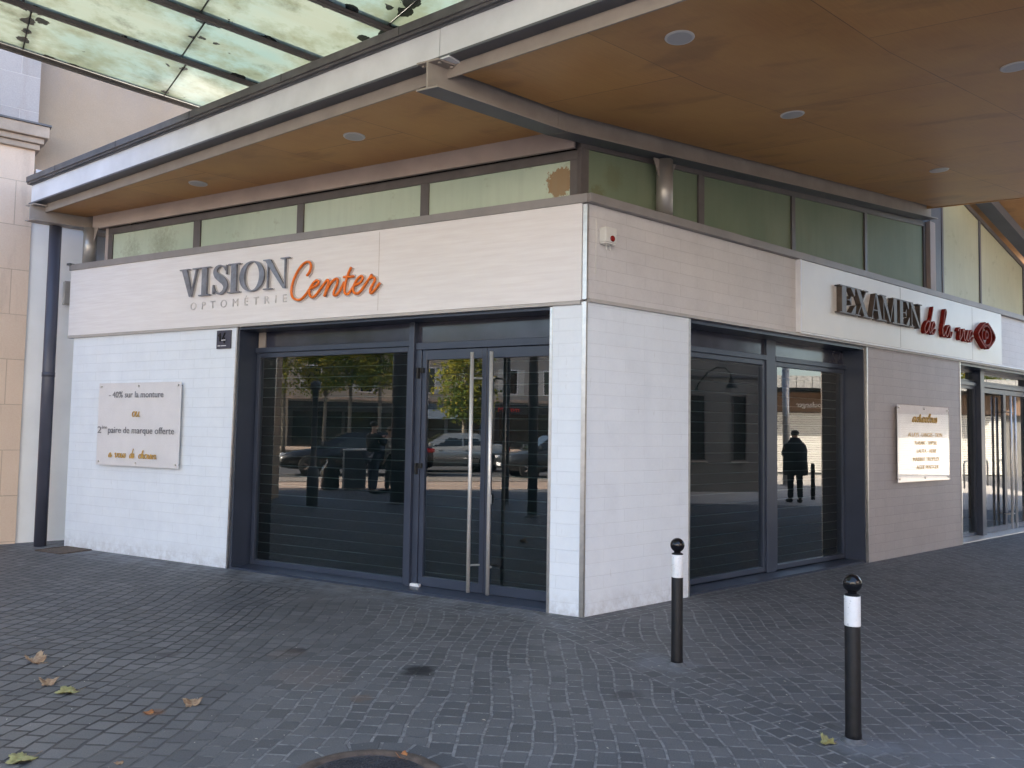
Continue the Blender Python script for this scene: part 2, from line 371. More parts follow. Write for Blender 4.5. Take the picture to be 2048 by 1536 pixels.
    gv2 = k.n('TexVoronoi', Scale=1.9); k.set(gv2, 'Vector', k.map(p, (1, 1, 1), (5.3, 2.1, 0))); gum2 = k.ramp((gv2, 0), [(.012, 1.0), (.018, .0)]); c = k.mix(k.math('MULTIPLY', gum2, .5), c, (.30, .30, .30))
    def spot(x, y, r, col, amt):
        nonlocal c
        dd = k.math('SQRT', k.math('ADD', k.math('POWER', k.math('SUBTRACT', (sp, 0), x), 2), k.math('POWER', k.math('SUBTRACT', (sp, 1), y), 2)))
        dd = k.math('ADD', dd, k.math('MULTIPLY', k.math('SUBTRACT', (k.noise(p, 7, 4, .7), 0), .5), r * 1.5))
        m_ = k.ramp(k.math('DIVIDE', dd, r), [(.55, 1.0), (.95, 0.0)]); c = k.mix(k.math('MULTIPLY', m_, amt), c, col)
    spot(-1.22, -1.60, .14, (.02, .02, .022), .9); spot(-2.15, -1.15, .09, (.03, .03, .032), .8); spot(-3.0, -1.30, .10, (.045, .04, .045), .6)
    spot(-1.9, -1.75, .30, (.17, .115, .085), .20); spot(-2.2, -1.25, .16, (.19, .12, .08), .18); spot(-1.5, -2.15, .08, (.20, .11, .06), .3); spot(-2.6, -2.44, .07, (.16, .07, .03), .7)
    spot(-3.2, .3, .5, (.05, .055, .07), .35); spot(.1, -2.0, .12, (.03, .03, .035), .5); spot(1.7, -2.9, .45, (.19, .20, .22), .4); spot(.45, -1.32, .28, (.20, .215, .24), .55); spot(1.2, -2.73, .22, (.20, .215, .24), .55)
    h = k.math('SUBTRACT', k.math('ADD', k.math('MULTIPLY', (n2, 0), .25), k.math('ADD', k.math('MULTIPLY', (n3, 0), .10), k.math('MULTIPLY', tone, .20))), k.math('MULTIPLY', mort, .8))
    rgh = k.math('MULTIPLY_ADD', (n2, 0), .25, .50)
    k.pbsdf(c, rgh, 0, k.bump(h, 1.0, .010), .35); return k.m
M['pave'] = mk_pave()
def mk_cobble():
    k = N('road_cobbles'); p = k.obj(); v = k.n('TexVoronoi', Scale=7.0); k.set(v, 'Vector', p); v.feature = 'DISTANCE_TO_EDGE'
    nz = k.noise(p, 2, 4); c = k.mix(k.ramp((v, 0), [(.02, 0.0), (.10, 1.0)]), (.09, .08, .07), (.30, .26, .22)); c = k.mix(.3, c, (nz, 0), 'OVERLAY')
    k.pbsdf(c, .7, 0, k.bump((v, 0), .6, .02)); return k.m
M['cobble'] = mk_cobble()
M['asphalt'] = simple('asphalt', (.055, .055, .058), .8, var=.2, scale=2, bump=.3, bscale=90)
M['sidewalk'] = simple('pale_asphalt_walk', (.36, .27, .21), .8, var=.12, scale=1.2, bump=.2)
M['kerb'] = simple('granite_kerb', (.38, .34, .30), .7, var=.1, scale=3, bump=.2)
def mk_stone(name, c1, c2, rh=.60, bw=1.5, zoff=.03, mortar=(.30, .24, .19), stain=.5):
    k = N(name); uv = k.uv(); p = k.obj()
    br = k.n('TexBrick'); br.offset = .5; k.set(br, 'Vector', k.map(uv, (1, 1, 1), (.2, -zoff, 0)))
    for a, b in (('Color1', c1 + (1,)), ('Color2', c2 + (1,)), ('Mortar', mortar + (1,)), ('Scale', 1.0), ('Mortar Size', .006), ('Mortar Smooth', .3), ('Brick Width', bw), ('Row Height', rh), ('Bias', 0.0)): br.inputs[a].default_value = b
    n1 = k.noise(p, 1.0, 5); n2 = k.noise(k.map(p, (3, 3, .5)), 1.5, 5, .65); n3 = k.noise(p, 60, 3)
    c = k.mix(k.math('MULTIPLY', k.ramp((n1, 0), [(.35, 0.0), (.7, 1.0)]), .35), br, tuple(x * 1.12 for x in c1))
    c = k.mix(k.math('MULTIPLY', k.ramp((n2, 0), [(.52, 0.0), (.68, 1.0)]), stain), c, (.30, .22, .17))
    c = k.mix(.15, c, (n3, 0), 'OVERLAY')
    k.pbsdf(c, .85, 0, k.bump(k.math('SUBTRACT', k.math('MULTIPLY', (n3, 0), .3), (br, 1)), .5, .006), .2); return k.m
M['stone'] = mk_stone('sandstone_blocks', (.74, .58, .46), (.69, .54, .43), stain=.22, bw=2.6, mortar=(.50, .38, .29))
M['stone_top'] = mk_stone('weathered_blocks', (.42, .385, .375), (.37, .34, .33), rh=.48, bw=1.6, zoff=.05, mortar=(.5, .46, .44), stain=.25)
M['stone_trim'] = simple('stone_cornice', (.44, .35, .28), .85, var=.2, scale=3, bump=.3)
def mk_vault():
    k = N('tan_render'); p = k.obj(); n1 = k.noise(p, .55, 5, .6); n2 = k.noise(k.map(p, (1.5, 1.5, .6)), 1.2, 6, .7); n3 = k.noise(p, 70, 3)
    c = k.mix(k.ramp((n1, 0), [(.35, 0.0), (.7, 1.0)]), (.40, .305, .22), (.47, .37, .28))
    sep = k.n('SeparateXYZ'); k.set(sep, 0, p)
    soot = k.math('MULTIPLY', k.math('MULTIPLY', k.math('SUBTRACT', (sep, 2), 5.9), .8, clamp=True), k.ramp((n2, 0), [(.38, 0.0), (.62, 1.0)]))
    c = k.mix(k.math('MULTIPLY', soot, .75), c, (.30, .27, .27))
    c = k.mix(.12, c, (n3, 0), 'OVERLAY'); k.pbsdf(c, .9, 0, k.bump((n3, 0), .3, .004), .2); return k.m
M['vault'] = mk_vault()

def mk_canopy_glass():
    k = N('frosted_canopy_glass'); uv = k.uv(); p = k.obj()
    n1 = k.noise(k.map(p, (1, 1, 1), (0, 0, 0), (0, 0, R_(-29))), .8, 3); n2 = k.noise(p, 2.3, 5, .65); n4 = k.noise(p, 30, 3)
    n3 = k.noise(k.map(uv, (.55, 3.5, 1)), 1.2, 4)
    c = k.mix(k.ramp((n1, 0), [(.40, 0.0), (.62, 1.0)]), (.92, .96, .88), (.72, .92, .95))
    c = k.mix(k.math('MULTIPLY', k.ramp((n3, 0), [(.45, 0.0), (.62, 1.0)]), .35), c, (.84, .78, .64))
    c = k.mix(k.math('MULTIPLY', k.ramp((n2, 0), [(.44, 0.0), (.62, 1.0)]), .7), c, (.52, .50, .33))
    # moss collected at the panel joints: uv.x is distance along the lane measured in panels, uv.y across
    sx = k.n('SeparateXYZ'); k.set(sx, 0, uv)
    fx = k.math('ABSOLUTE', k.math('SUBTRACT', k.math('FRACT', (sx, 0)), .5)); edge = k.ramp(fx, [(.40, 0.0), (.50, 1.0)])
    fy = k.math('ABSOLUTE', k.math('SUBTRACT', k.math('FRACT', (sx, 1)), .5)); edy = k.ramp(fy, [(.43, 0.0), (.50, 1.0)])
    near = k.math('MAXIMUM', edge, edy)
    grime = k.math('MULTIPLY', near, k.ramp((n2, 0), [(.36, 0.0), (.56, 1.0)]))
    c = k.mix(k.math('MULTIPLY', grime, .85), c, (.13, .15, .10)); dk = k.ramp((k.noise(p, 1.6, 6, .7), 0), [(.55, .0), (.68, 1.0)]); c = k.mix(k.math('MULTIPLY', dk, .55), c, (.22, .22, .15))
    vb = k.n('TexVoronoi', Scale=5.5); k.set(vb, 'Vector', k.mix(.10, p, (k.noise(p, 14, 3), 1))); vb.feature = 'F1'
    e2 = k.ramp(fx, [(.30, .12), (.49, 1.0)]); e3 = k.ramp(fy, [(.26, .1), (.48, .85)])
    th = k.math('MULTIPLY', k.math('MAXIMUM', e2, e3), k.ramp((k.noise(p, 1.1, 3), 0), [(.36, .10), (.52, .52)]))
    blob = k.math('LESS_THAN', (vb, 0), th)
    c = k.mix(k.math('MULTIPLY', blob, .96), c, (.012, .013, .012))
    thin = k.ramp(fx, [(.472, 0.0), (.478, .75)]); c = k.mix(thin, c, (.05, .055, .05)); c = k.mix(.10, c, (n4, 0), 'OVERLAY')
    ctl = k.mix(1.0, c, (.098, .110, .095), 'MULTIPLY'); tl = k.n('BsdfTranslucent', Color=ctl); df = k.n('BsdfDiffuse', Color=c); gl = k.n('BsdfGlossy', Roughness=.25, Color=(1, 1, 1, 1))
    a = k.n('MixShader', i0=.12, i1=tl, i2=df); fr = k.n('Fresnel', IOR=1.35)
    b = k.n('MixShader', i0=fr, i1=a, i2=gl); k.t.links.new(b.outputs[0], k.out.inputs[0]); return k.m
M['canopy_glass'] = mk_canopy_glass()
def mk_clear():
    k = N('clear_glass_top'); t_ = k.n('BsdfTransparent', Color=(.96, .97, .96, 1)); k.t.links.new(t_.outputs[0], k.out.inputs[0]); return k.m
M['clear_top'] = mk_clear()
M['letter_grey'] = simple('brushed_letter_grey', (.20, .205, .235), .35, .35, var=.25, scale=14)
M['acr_edge'] = simple('clear_acrylic_edge', (.60, .57, .57), .15, var=.05, spec=.6)
M['orange'] = simple('orange_tube', (.85, .19, .012), .35, var=.12, scale=20)
M['letter_brown'] = simple('dark_bronze_letter', (.105, .082, .070), .4, .3, var=.25, scale=10)
M['letter_face'] = simple('bronze_letter_face', (.20, .165, .145), .35, .3, var=.2, scale=10)
M['dark_red'] = simple('dark_red_letter', (.20, .014, .008), .6, var=.25, scale=16, spec=.15)
M['pink_gloss'] = simple('pale_letter_gloss', (.50, .16, .11), .4, var=.05)  # gloss on the letter fronts, painted as a pale strip
M['faint'] = simple('pale_grey_lettering', (.60, .57, .58), .5, var=.1, scale=30)
M['text_grey'] = simple('grey_print', (.17, .17, .18), .6)
M['gold'] = simple('gold_print', (.62, .38, .10), .4, .2, var=.1)
M['plaque'] = simple('number_plaque_black', (.045, .045, .07), .35, var=.1)
M['ink'] = simple('plaque_relief', (.006, .006, .008), .3)
M['white_paint'] = simple('white_paint', (.80, .81, .83), .4, var=.06, scale=30, bump=.08)
M['iron'] = simple('cast_iron', (.075, .078, .092), .42, .5, var=.3, scale=9, bump=.25)
M['rust'] = simple('rusty_frame', (.10, .075, .062), .8, var=.4, scale=18, bump=.6, bscale=120)
M['lamp_white'] = simple('lamp_ring', (.60, .58, .57), .4, var=.04)
M['lamp_lens'] = simple('lamp_lens', (.42, .42, .44), .3, var=.05)
M['drain'] = simple('drain_gravel', (.11, .085, .07), .9, var=.5, scale=40, bump=.8, bscale=150)
M['pole'] = simple('painted_downpipe', (.066, .070, .100), .34, var=.08, scale=3, spec=.45)
M['silver_paint'] = simple('silver_column', (.42, .40, .38), .35, .5, var=.08)
M['panel_tint'] = simple('greyish_backing_sheet', (.77, .775, .80), .2, var=.03)
M['litter'] = simple('pale_litter', (.45, .43, .38), .8)
# ================================================================== SETTING: ground and roads
TD = Vector((0.29, -0.957, 0)).normalized(); TN = Vector((0.957, 0.29, 0)).normalized()   # street direction and its normal (towards the shop)
def FS(s, o, z): return TD * s + TN * o + Z * z
g = MB(); g.face([(-400, -400, 0), (400, -400, 0), (400, 400, 0), (-400, 400, 0)]); tag(g.build('pavement', M['pave']), kind='structure')
g = MB(); g.face([FS(-60, -17.0, .004), FS(60, -17.0, .004), FS(60, -13.9, .004), FS(-60, -13.9, .004)]); tag(g.build('pale_walkway', M['sidewalk']), kind='structure')
g = MB(); g.face([FS(-60, -19.3, .005), FS(60, -19.3, .005), FS(60, -17.0, .005), FS(-60, -17.0, .005)]); tag(g.build('cobbled_strip', M['cobble']), kind='structure')
g = MB(); g.face([FS(-120, -46, .003), FS(120, -46, .003), FS(120, -19.3, .003), FS(-120, -19.3, .003)]); tag(g.build('road', M['asphalt']), kind='structure')
g = MB(); g.box(FS, -120, 120, -56, -46, -.1, .12); tag(g.build('far_pavement', M['sidewalk']), kind='structure')
g = MB(); g.box(FS, -60, 60, -17.12, -16.98, -.1, .03); tag(g.build('kerb', M['kerb']), kind='structure')
M['side_pale'] = simple('pale_side_paving', (.50, .46, .41), .8, var=.1, scale=1.5, bump=.2)
g = MB(); g.face([(10.5, -6, .004), (24, -8, .004), (27, 12, .004), (12.5, 11.5, .004)]); tag(g.build('side_walkway', M['side_pale']), kind='structure')

# ================================================================== SHOP BUILDING
shop = empty('shop_building', (0, 0, 0))
tag(shop, 'single storey corner shop clad in white tiles with dark glazed openings', 'shop building')
def P(name, mb, mat, parent=shop, **kw): return mb.build(name, M[mat] if isinstance(mat, str) else mat, parent, **kw)
H1 = 2.74; RO = -.28
# tiled walls
m = MB(); m.prism(FL, [(4.344, 0), (7.33, 0), (7.33, H1), (4.309, H1)], -.30, 0); P('tiled_wall', m, 'tile')
m = MB(); m.box(FR, 5.07, 7.95, -.34, 0, 0, H1 + .03); P('tiled_wall', m, 'tile_shaded')
m = MB(); m.box(FR, 12.3, 17, -.34, 0, 0, H1 + .03); P('tiled_wall', m, 'tile_shaded')
c1 = FL(0, 0, 0)
m = MB()     # corner pillar (one solid wedge, both faces tiled)
def quad(mb, F, s0, s1, o, z0, z1): mb.face([F(s0, o, z0), F(s1, o, z0), F(s1, o, z1), F(s0, o, z1)], [(s0, z0), (s1, z0), (s1, z1), (s0, z1)])
quad(m, FL, 0, .323, 0, 0, H1); quad(m, FR, 0, 1.45, 0, 0, H1)
m.face([FL(.323, 0, 0), FL(.323, -.36, 0), FL(.323, -.36, H1), FL(.323, 0, H1)]); m.face([FR(1.45, 0, 0), FR(1.45, -.36, 0), FR(1.45, -.36, H1), FR(1.45, 0, H1)])
m.face([FL(.323, -.36, 0), FR(1.45, -.36, 0), FR(1.45, -.36, H1), FL(.323, -.36, H1)])
P('corner_pillar', m, 'tile')
# side and back of the shop
m = MB(); m.box(FL, 7.0, 7.3299, -3.0, -.301, 0, 3.6); P('side_wall', m, 'render_white')
# fascias
m = MB(); m.box(FL, 0.035, 7.43, -.20, .02, H1 + .012, 3.62); P('sign_fascia', m, 'fascia')
m = MB(); m.box(FR, 0.015, 3.43, -.20, .0, H1 + .035, 3.62); P('tiled_fascia', m, 'tile_c')
m = MB(); m.box(FR, 9.49, 17, -.20, .0, H1 + .035, 3.62); P('tiled_fascia', m, 'tile_c')
m = MB(); m.box(FR, 3.432, 9.488, -.20, .055, H1 + .045, 3.618); P('sign_fascia', m, 'signpanel', bevel=.003)
for s_ in (5.9, 8.30):
    m = MB(); m.box(FR, s_, s_ + .004, .0555, .0568, H1 + .05, 3.60); P('panel_seam', m, 'beam_beige')
m = MB(); m.box(FR, 3.40, 3.4315, -.02, .060, H1 + .04, 3.619); P('fascia_end_trim', m, 'beam')
m = MB(); m.box(FL, 2.281, 2.285, .0202, .0212, H1 + .05, 3.60); P('panel_seam', m, 'band')
m = MB(); m.box(FL, 5.3, 5.304, .0202, .0210, 3.622, 3.70); P('cap_seam', m, 'beam_dark')
# metal cap over the fascia
m = MB(); m.box(FL, -.02, 7.45, -.32, .035, 3.62, 3.70); P('metal_cap', m, 'cap', bevel=.003)
m = MB(); m.box(FR, -.01, 17, -.32, .062, 3.621, 3.701); P('metal_cap', m, 'cap', bevel=.003)
m = MB(); m.box(FL, 7.40, 7.47, -.02, .06, 3.69, 3.715); P('cap_end', m, 'beam_dark')
# lintel trims
m = MB(); m.box(FL, 0.04, 7.43, -.02, .028, H1 - .022, H1 + .008); P('lintel_trim', m, 'lintel')
m = MB(); m.box(FR, 0.02, 17, -.02, .03, H1 - .0, H1 + .03); P('lintel_trim', m, 'lintel')
m = MB(); m.box(FR, 3.42, 17, .03, .058, H1 + .022, H1 + .042); P('lintel_trim', m, 'white_paint')
# corner and jamb angles
for a, b, c, d in ((0, H1, 0, 1), (H1 + .02, 3.61, 0, 1)):
    m = MB(); m.box(FL, -.012, .030, -.02, .008, a, b); m.box(FR, -.004, .012, -.02, .014, a, b); P('corner_angle', m, 'alu')
m = MB(); m.box(FL, .318, .345, -.03, .006, .0, H1 - .03); P('jamb_trim', m, 'alu')
m = MB(); m.prism(FL, [(4.322, 0), (4.346, 0), (4.311, H1 - .02), (4.290, H1 - .02)], -.02, .006); P('jamb_trim', m, 'alu')
for s_, z_ in ((1.442, H1), (5.055, H1), (7.94, H1)):
    m = MB(); m.box(FR, s_, s_ + .022, -.03, .008, 0, z_ + .0); P('jamb_trim', m, 'alu')
# recess linings
m = MB(); m.prism(FL, [(4.29, 0), (4.32, 0), (4.308, H1 - .03), (4.28, H1 - .03)], -.40, -.021); m.box(FL, .346, 4.28, -.40, -.021, H1 - .05, H1 - .022); P('recess_lining', m, 'dark_frame')
m = MB(); m.box(FR, 1.465, 5.03, -.40, -.021, H1 - .04, H1 - .001); m.box(FR, 5.03, 5.052, -.40, -.021, 0, H1 - .001); P('recess_lining', m, 'dark_frame')
m = MB(); m.box(FR, 7.964, 12.3, -.40, -.021, H1 - .04, H1 - .001); P('recess_lining', m, 'dark_frame')
# thresholds
m = MB(); m.box(FL, .346, 4.30, -.40, -.01, -.02, .022); P('threshold', m, 'dark_frame')
m = MB(); m.box(FR, 1.465, 5.05, -.40, -.03, -.02, .02); P('threshold', m, 'dark_frame')
m = MB(); m.box(FR, 7.964, 12.3, -.40, -.03, -.02, .015); P('threshold', m, 'steel')

def shutter(F, s0, s1, z0, z1, o, parent, pitch=.112):
    mb = MB(); n = int((z1 - z0) / pitch) + 1; prof = []
    for i in range(n):
        zb = z0 + i * pitch
        for f, d in ((.0, 0), (.03, .006), (.15, .0085), (.50, .0095), (.85, .0085), (.955, .006), (.96, -.004)):
            if zb + f * pitch < z1: prof.append((zb + f * pitch, o + d))
    for (za, oa), (zb, ob) in zip(prof, prof[1:]):
        mb.face([F(s0, oa, za), F(s1, oa, za), F(s1, ob, zb), F(s0, ob, zb)], smooth=False)
    mb.box(F, s0, s1, o - .02, o - .005, z0, z1)
    nf = len(mb.f)
    for i in range(n):
        zb = z0 + i * pitch
        if zb + .01 < z1: mb.box(F, s0, s1, o - .006, o + .012, zb - .002, zb + .003)
    so = mb.build('roller_shutter', M['shutter'], parent, merge=False); so.data.materials.append(M['shutter_lip_glint'])
    for pg in so.data.polygons[nf:]: pg.material_index = 1
    return so
def frame_ring(F, s0, s1, z0, z1, o0, o1, w, wb=None, wt=None):
    mb = MB(); wb = wb or w; wt = wt or w
    mb.box(F, s0, s0 + w, o0, o1, z0, z1); mb.box(F, s1 - w, s1, o0, o1, z0, z1); mb.box(F, s0 + w, s1 - w, o0, o1 - .0005, z0, z0 + wb); mb.box(F, s0 + w, s1 - w, o0, o1 - .0005, z1 - wt, z1); return mb
def window(F, s0, s1, z0, z1, w=.055, shut=True, nm='shop_window'):
    f = frame_ring(F, s0, s1, z0, z1, RO - .06, RO, w).build(nm, M['dark_frame'], shop, loc=F(s0, RO, z0), bevel=.003)
    g_ = MB(); g_.box(F, s0 + w, s1 - w, RO - .036, RO - .028, z0 + w, z1 - w); g_.build('glass', M['glass'], f)
    if shut: shutter(F, s0 - .03, s1 + .03, z0 + .01, z1, RO - .13, f)
    return f
# left facade glazing
window(FL, 2.065, 4.275, .022, 2.445)
m = MB(); m.box(FL, 2.0, 2.064, -.36, -.225, .02, H1 - .05); P('mullion', m, 'dark_frame', bevel=.004)
m = MB(); m.box(FL, 2.066, 4.275, -.36, -.255, 2.446, 2.505); P('transom_bar', m, 'dark_frame', bevel=.004)
m = MB(); m.box(FL, .346, 1.999, -.36, -.255, 2.405, 2.475); P('transom_bar', m, 'dark_frame', bevel=.004)
m = MB(); m.box(FL, 2.066, 4.26, -.33, -.30, 2.506, H1 - .051); P('transom_panel', m, 'transom')
m = MB(); m.box(FL, .346, 1.999, -.33, -.30, 2.476, H1 - .051); P('transom_panel', m, 'transom')
m = MB(); m.box(FL, 4.15, 4.258, -.299, -.285, 2.51, H1 - .055); P('panel_stop', m, 'beam_beige')
m = MB(); m.box(FL, 1.93, 1.999, -.36, -.265, .02, 2.404); P('door_frame', m, 'dark_frame', bevel=.003)
def leaf(F, s0, s1, z0, z1, hs, side, inner):
    f = frame_ring(F, s0, s1, z0, z1, RO - .05, RO, .052, .09, .10).build('door', M['dark_frame'], shop, loc=F(s0, RO, z0), bevel=.003)
    g_ = MB(); g_.box(F, s0 + .05, s1 - .05, RO - .03, RO - .022, z0 + .088, z1 - .098); g_.build('glass', M['glass'], f)
    # long tubular pull handle
    hb = MB(); hb.tube([F(hs, RO + .115, z0 + .02), F(hs, RO + .115, z1 - .05)], .0185, 14)
    for zz in (z0 + .27, z1 - .30): hb.tube([F(hs, RO + .115, zz), F(hs, RO + .05, zz), F(hs + side * .055, RO - .002, zz)], .009, 8)
    hb.build('handle', M['steel'], f)
    return f
dl = leaf(FL, 1.165, 1.928, .026, 2.400, 1.262, -1, True)
dr = leaf(FL, .39, 1.160, .026, 2.400, 1.045, 1, True)
shutter(FL, .36, 1.99, .03, 2.40, RO - .13, shop)
m = MB(); m.box(FL, .346, .389, -.36, -.265, .02, 2.404); P('door_frame', m, 'dark_frame')
for zz in (2.17, 1.20):
    m = MB(); m.box(FL, 1.90, 1.985, RO + .001, RO + .022, zz, zz + .05); m.box(FL, 1.945, 1.965, RO + .001, RO + .05, zz - .06, zz + .05); m.build('hinge', M['rubber'], dl)
m = MB(); m.lathe(FL(1.095, RO, .93), [(.014, 0), (.016, .012), (.004, .014)], 12, axis=NL); m.box(FL, 1.083, 1.107, RO, RO + .006, .885, .975); m.build('lock', M['steel'], dr)
m = MB(); m.box(FL, .36, .44, RO + .001, RO + .05, 2.40, 2.425); m.box(FL, .40, .44, RO + .0, RO + .04, 2.34, 2.365); m.build('door_closer', M['steel'], dr)
# right facade glazing
window(FR, 1.475, 3.215, .03, 2.455)
window(FR, 3.405, 5.03, .03, 2.455)
m = MB(); m.box(FR, 3.216, 3.404, -.38, -.262, .02, H1 - .04); P('mullion', m, 'dark_frame', bevel=.004)
m = MB(); m.box(FR, 1.475, 3.215, -.36, -.258, 2.456, 2.515); P('transom_bar', m, 'dark_frame', bevel=.004)
m = MB(); m.box(FR, 3.405, 5.03, -.36, -.258, 2.456, 2.515); P('transom_bar', m, 'dark_frame', bevel=.004)
m = MB(); m.box(FR, 1.475, 3.215, -.33, -.30, 2.516, H1 - .041); P('transom_panel', m, 'transom')
m = MB(); m.box(FR, 3.405, 5.03, -.33, -.30, 2.516, H1 - .041); P('transom_panel', m, 'transom')
# far right doors
window(FR, 7.97, 9.29, .02, 2.44, .05, False, 'side_light')
m = MB(); m.box(FR, 9.291, 9.449, -.38, -.20, .015, H1 - .041); P('mullion', m, 'dark_frame', bevel=.004)
m = MB(); m.box(FR, 7.97, 9.29, -.36, -.25, 2.441, 2.50); m.box(FR, 9.45, 12.3, -.36, -.25, 2.441, 2.50); P('transom_bar', m, 'dark_frame', bevel=.004)
f = frame_ring(FR, 7.97, 12.3, 2.501, H1 - .041, -.34, -.30, .04).build('transom_window', M['dark_frame'], shop); m = MB(); m.box(FR, 8.01, 12.26, -.325, -.318, 2.53, H1 - .08); m.build('glass', M['glass'], f)
for k, (a, b, h, sd) in enumerate(((9.45, 10.55, 10.46, -1), (10.555, 11.60, 10.66, 1))):
    f = frame_ring(FR, a, b, .02, 2.43, RO - .05, RO, .05, .09, .08).build('door', M['dark_frame'], shop, loc=FR(a, RO, .02))
    g_ = MB(); g_.box(FR, a + .05, b - .05, RO - .03, RO - .022, .105, 2.345); g_.build('glass', M['glass'], f)
    hb = MB(); hb.tube([FR(h, RO + .12, .06), FR(h, RO + .12, 2.32)], .02, 14)
    for zz in (.3, 2.05): hb.tube([FR(h, RO + .12, zz), FR(h + sd * .0, RO, zz)], .009, 8)
    hb.build('handle', M['steel'], f)
m = MB(); m.box(FR, 11.61, 12.3, -.33, -.29, .02, 2.44); P('door_panel', m, 'dark_frame')
# dark interior behind the glazing
m = MB(); m.box(FL, .36, 4.30, -.62, -.50, .0, 3.6); P('inner_wall', m, 'interior')
m = MB(); m.box(FR, 1.47, 5.05, -.62, -.50, .0, 3.6); P('inner_wall', m, 'interior')
m = MB(); m.box(FR, 7.97, 12.3, -1.7, -1.6, .0, 3.6); m.box(FR, 7.8, 7.96, -1.6, -.345, 0, 3.6); m.box(FR, 12.3, 12.4, -1.6, -.345, 0, 3.6); P('inner_wall', m, 'interior')
m = MB(); m.box(FL, .1, 7.3, -.9, -.30, H1 + .02, 3.60); m.box(FR, .1, 17, -1.6, -.30, H1 + .02, 3.60); P('ceiling_void', m, 'interior')

# ---------------- clerestory
CO = -.20
def pane(F, pts, mat):
    f = MB(); f.prism(F, pts, CO - .015, CO); return f.build('clerestory_pane', M[mat], shop, loc=F(pts[0][0], CO, pts[0][1]))
for a, b in ((5.32, 6.885), (3.62, 5.20), (1.93, 3.525), (.25, 1.83)): pane(FL, [(a, 3.66), (b, 3.66), (b, 4.10), (a, 4.10)], 'green_glass')
zt = lambda s: 4.187 + .0737 * s
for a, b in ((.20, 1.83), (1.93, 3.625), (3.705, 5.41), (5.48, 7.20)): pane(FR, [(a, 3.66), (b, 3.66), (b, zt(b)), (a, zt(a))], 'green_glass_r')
m = MB()
for a, b in ((6.885, 6.97), (5.20, 5.32), (3.525, 3.62), (1.83, 1.93), (.12, .25)): m.box(FL, a, b, CO - .03, CO + .022, 3.70, 4.10)
m.box(FL, .12, 6.97, CO - .03, CO + .024, 4.10, 4.185); P('clerestory_frame', m, 'mullion', bevel=.003)
m = MB()
for a, b in ((.10, .20), (1.83, 1.93), (3.625, 3.705), (5.41, 5.48), (7.20, 7.28)): m.prism(FR, [(a, 3.70), (b, 3.70), (b, zt(b)), (a, zt(a))], CO - .03, CO + .022)
m.prism(FR, [(.10, zt(.10)), (7.28, zt(7.28)), (7.28, zt(7.28) + .07), (.10, zt(.1) + .07)], CO - .03, CO + .024); P('clerestory_frame', m, 'mullion', bevel=.003)
m = MB(); m.box(FL, .18, 7.2, -.14, -.10, 4.186, 4.37); P('upper_band', m, 'band')
m = MB(); m.prism(FR, [(.1, 4.2), (7.3, 4.72), (7.3, 5.0), (.1, 4.45)], -.26, -.235); P('upper_band', m, 'beam_dark')
m = MB(); m.box(FL, 6.971, 7.03, -.45, -.18, 3.70, 4.37); P('end_post', m, 'band')
m = MB(); m.box(FR, 7.281, 7.46, -.30, -.12, 3.70, 4.80); P('end_post', m, 'band')
m = MB(); m.box(FR, 7.462, 7.84, -.50, -.19, 3.70, 5.3); P('dark_post', m, 'beam_dark')
# gable glazing at the far right
zg = lambda s: 5.37 - .258 * (s - 8.588)
for a, b in ((7.90, 9.30), (9.36, 11.28)): pane(FR, [(a, 3.66), (b, 3.66), (b, zg(b)), (a, zg(a))], 'gable_glass')
m = MB(); m.prism(FR, [(7.84, 3.70), (7.90, 3.70), (7.90, zg(7.9)), (7.84, zg(7.84))], CO - .03, CO + .02); m.prism(FR, [(9.30, 3.70), (9.36, 3.70), (9.36, zg(9.36)), (9.30, zg(9.30))], CO - .03, CO + .02)
m.prism(FR, [(11.28, 3.70), (11.5, 3.70), (11.5, zg(11.5)), (11.28, zg(11.28))], CO - .03, CO + .02); m.prism(FR, [(7.84, zg(7.84)), (12.0, zg(12.0)), (12.0, zg(12.0) + .07), (7.84, zg(7.84) + .07)], CO - .04, CO + .03); P('gable_frame', m, 'mullion')
m = MB(); m.box(FR, 11.5, 17, -.4, -.15, 3.70, 4.7); P('tiled_wall', m, 'band')
# dark volume behind the upper glazing
m = MB(); m.box(FL, .3, 6.9, -.75, -.45, 3.70, 4.36); m.prism(FR, [(.3, 3.7), (7.3, 3.7), (7.3, 4.8), (.3, 4.3)], -.75, -.45); m.prism(FR, [(7.9, 3.7), (11.4, 3.7), (11.4, 4.5), (7.9, 5.4)], -.75, -.45); P('upper_void', m, 'interior')

# ================================================================== PLYWOOD CANOPY
bf = lambda a: -1.436 + .145 * a
def zs(b):                       # soffit height: flat in front of the corner, rising along the side street
    return 4.36 + .08 * max(0.0, b + .25)
can = empty('roof_canopy', (0, 0, 4.36)); tag(can, 'wide flat canopy with brown plywood underside and steel edge beams above the shop', 'canopy')
def PC(name, mb, mat, **kw): return mb.build(name, M[mat], can, **kw)
m = MB(); pts = [(.19, bf(.19)), (7.49, bf(7.49)), (7.49, .11), (.19, .11)]; m.slab([FAB(a, b, 4.36) for a, b in pts], .09, [(a, b) for a, b in pts]); PC('plywood_soffit', m, 'soffit')
m = MB()
for i in range(14):
    a0 = -.01 - 11 * i / 14; a1 = -.01 - 11 * (i + 1) / 14
    for j in range(16):
        def bb(a, t): 
            return bf(a) + (-.25 - bf(a)) * (t / 4) if t <= 4 else -.25 + (7.1 + .25) * (t - 4) / 12
        q = [(a0, bb(a0, j)), (a1, bb(a1, j)), (a1, bb(a1, j + 1)), (a0, bb(a0, j + 1))]
        m.face([FAB(a, b, zs(b)) for a, b in q], q, True)
PC('plywood_soffit', m, 'soffit')
m = MB()      # roof deck
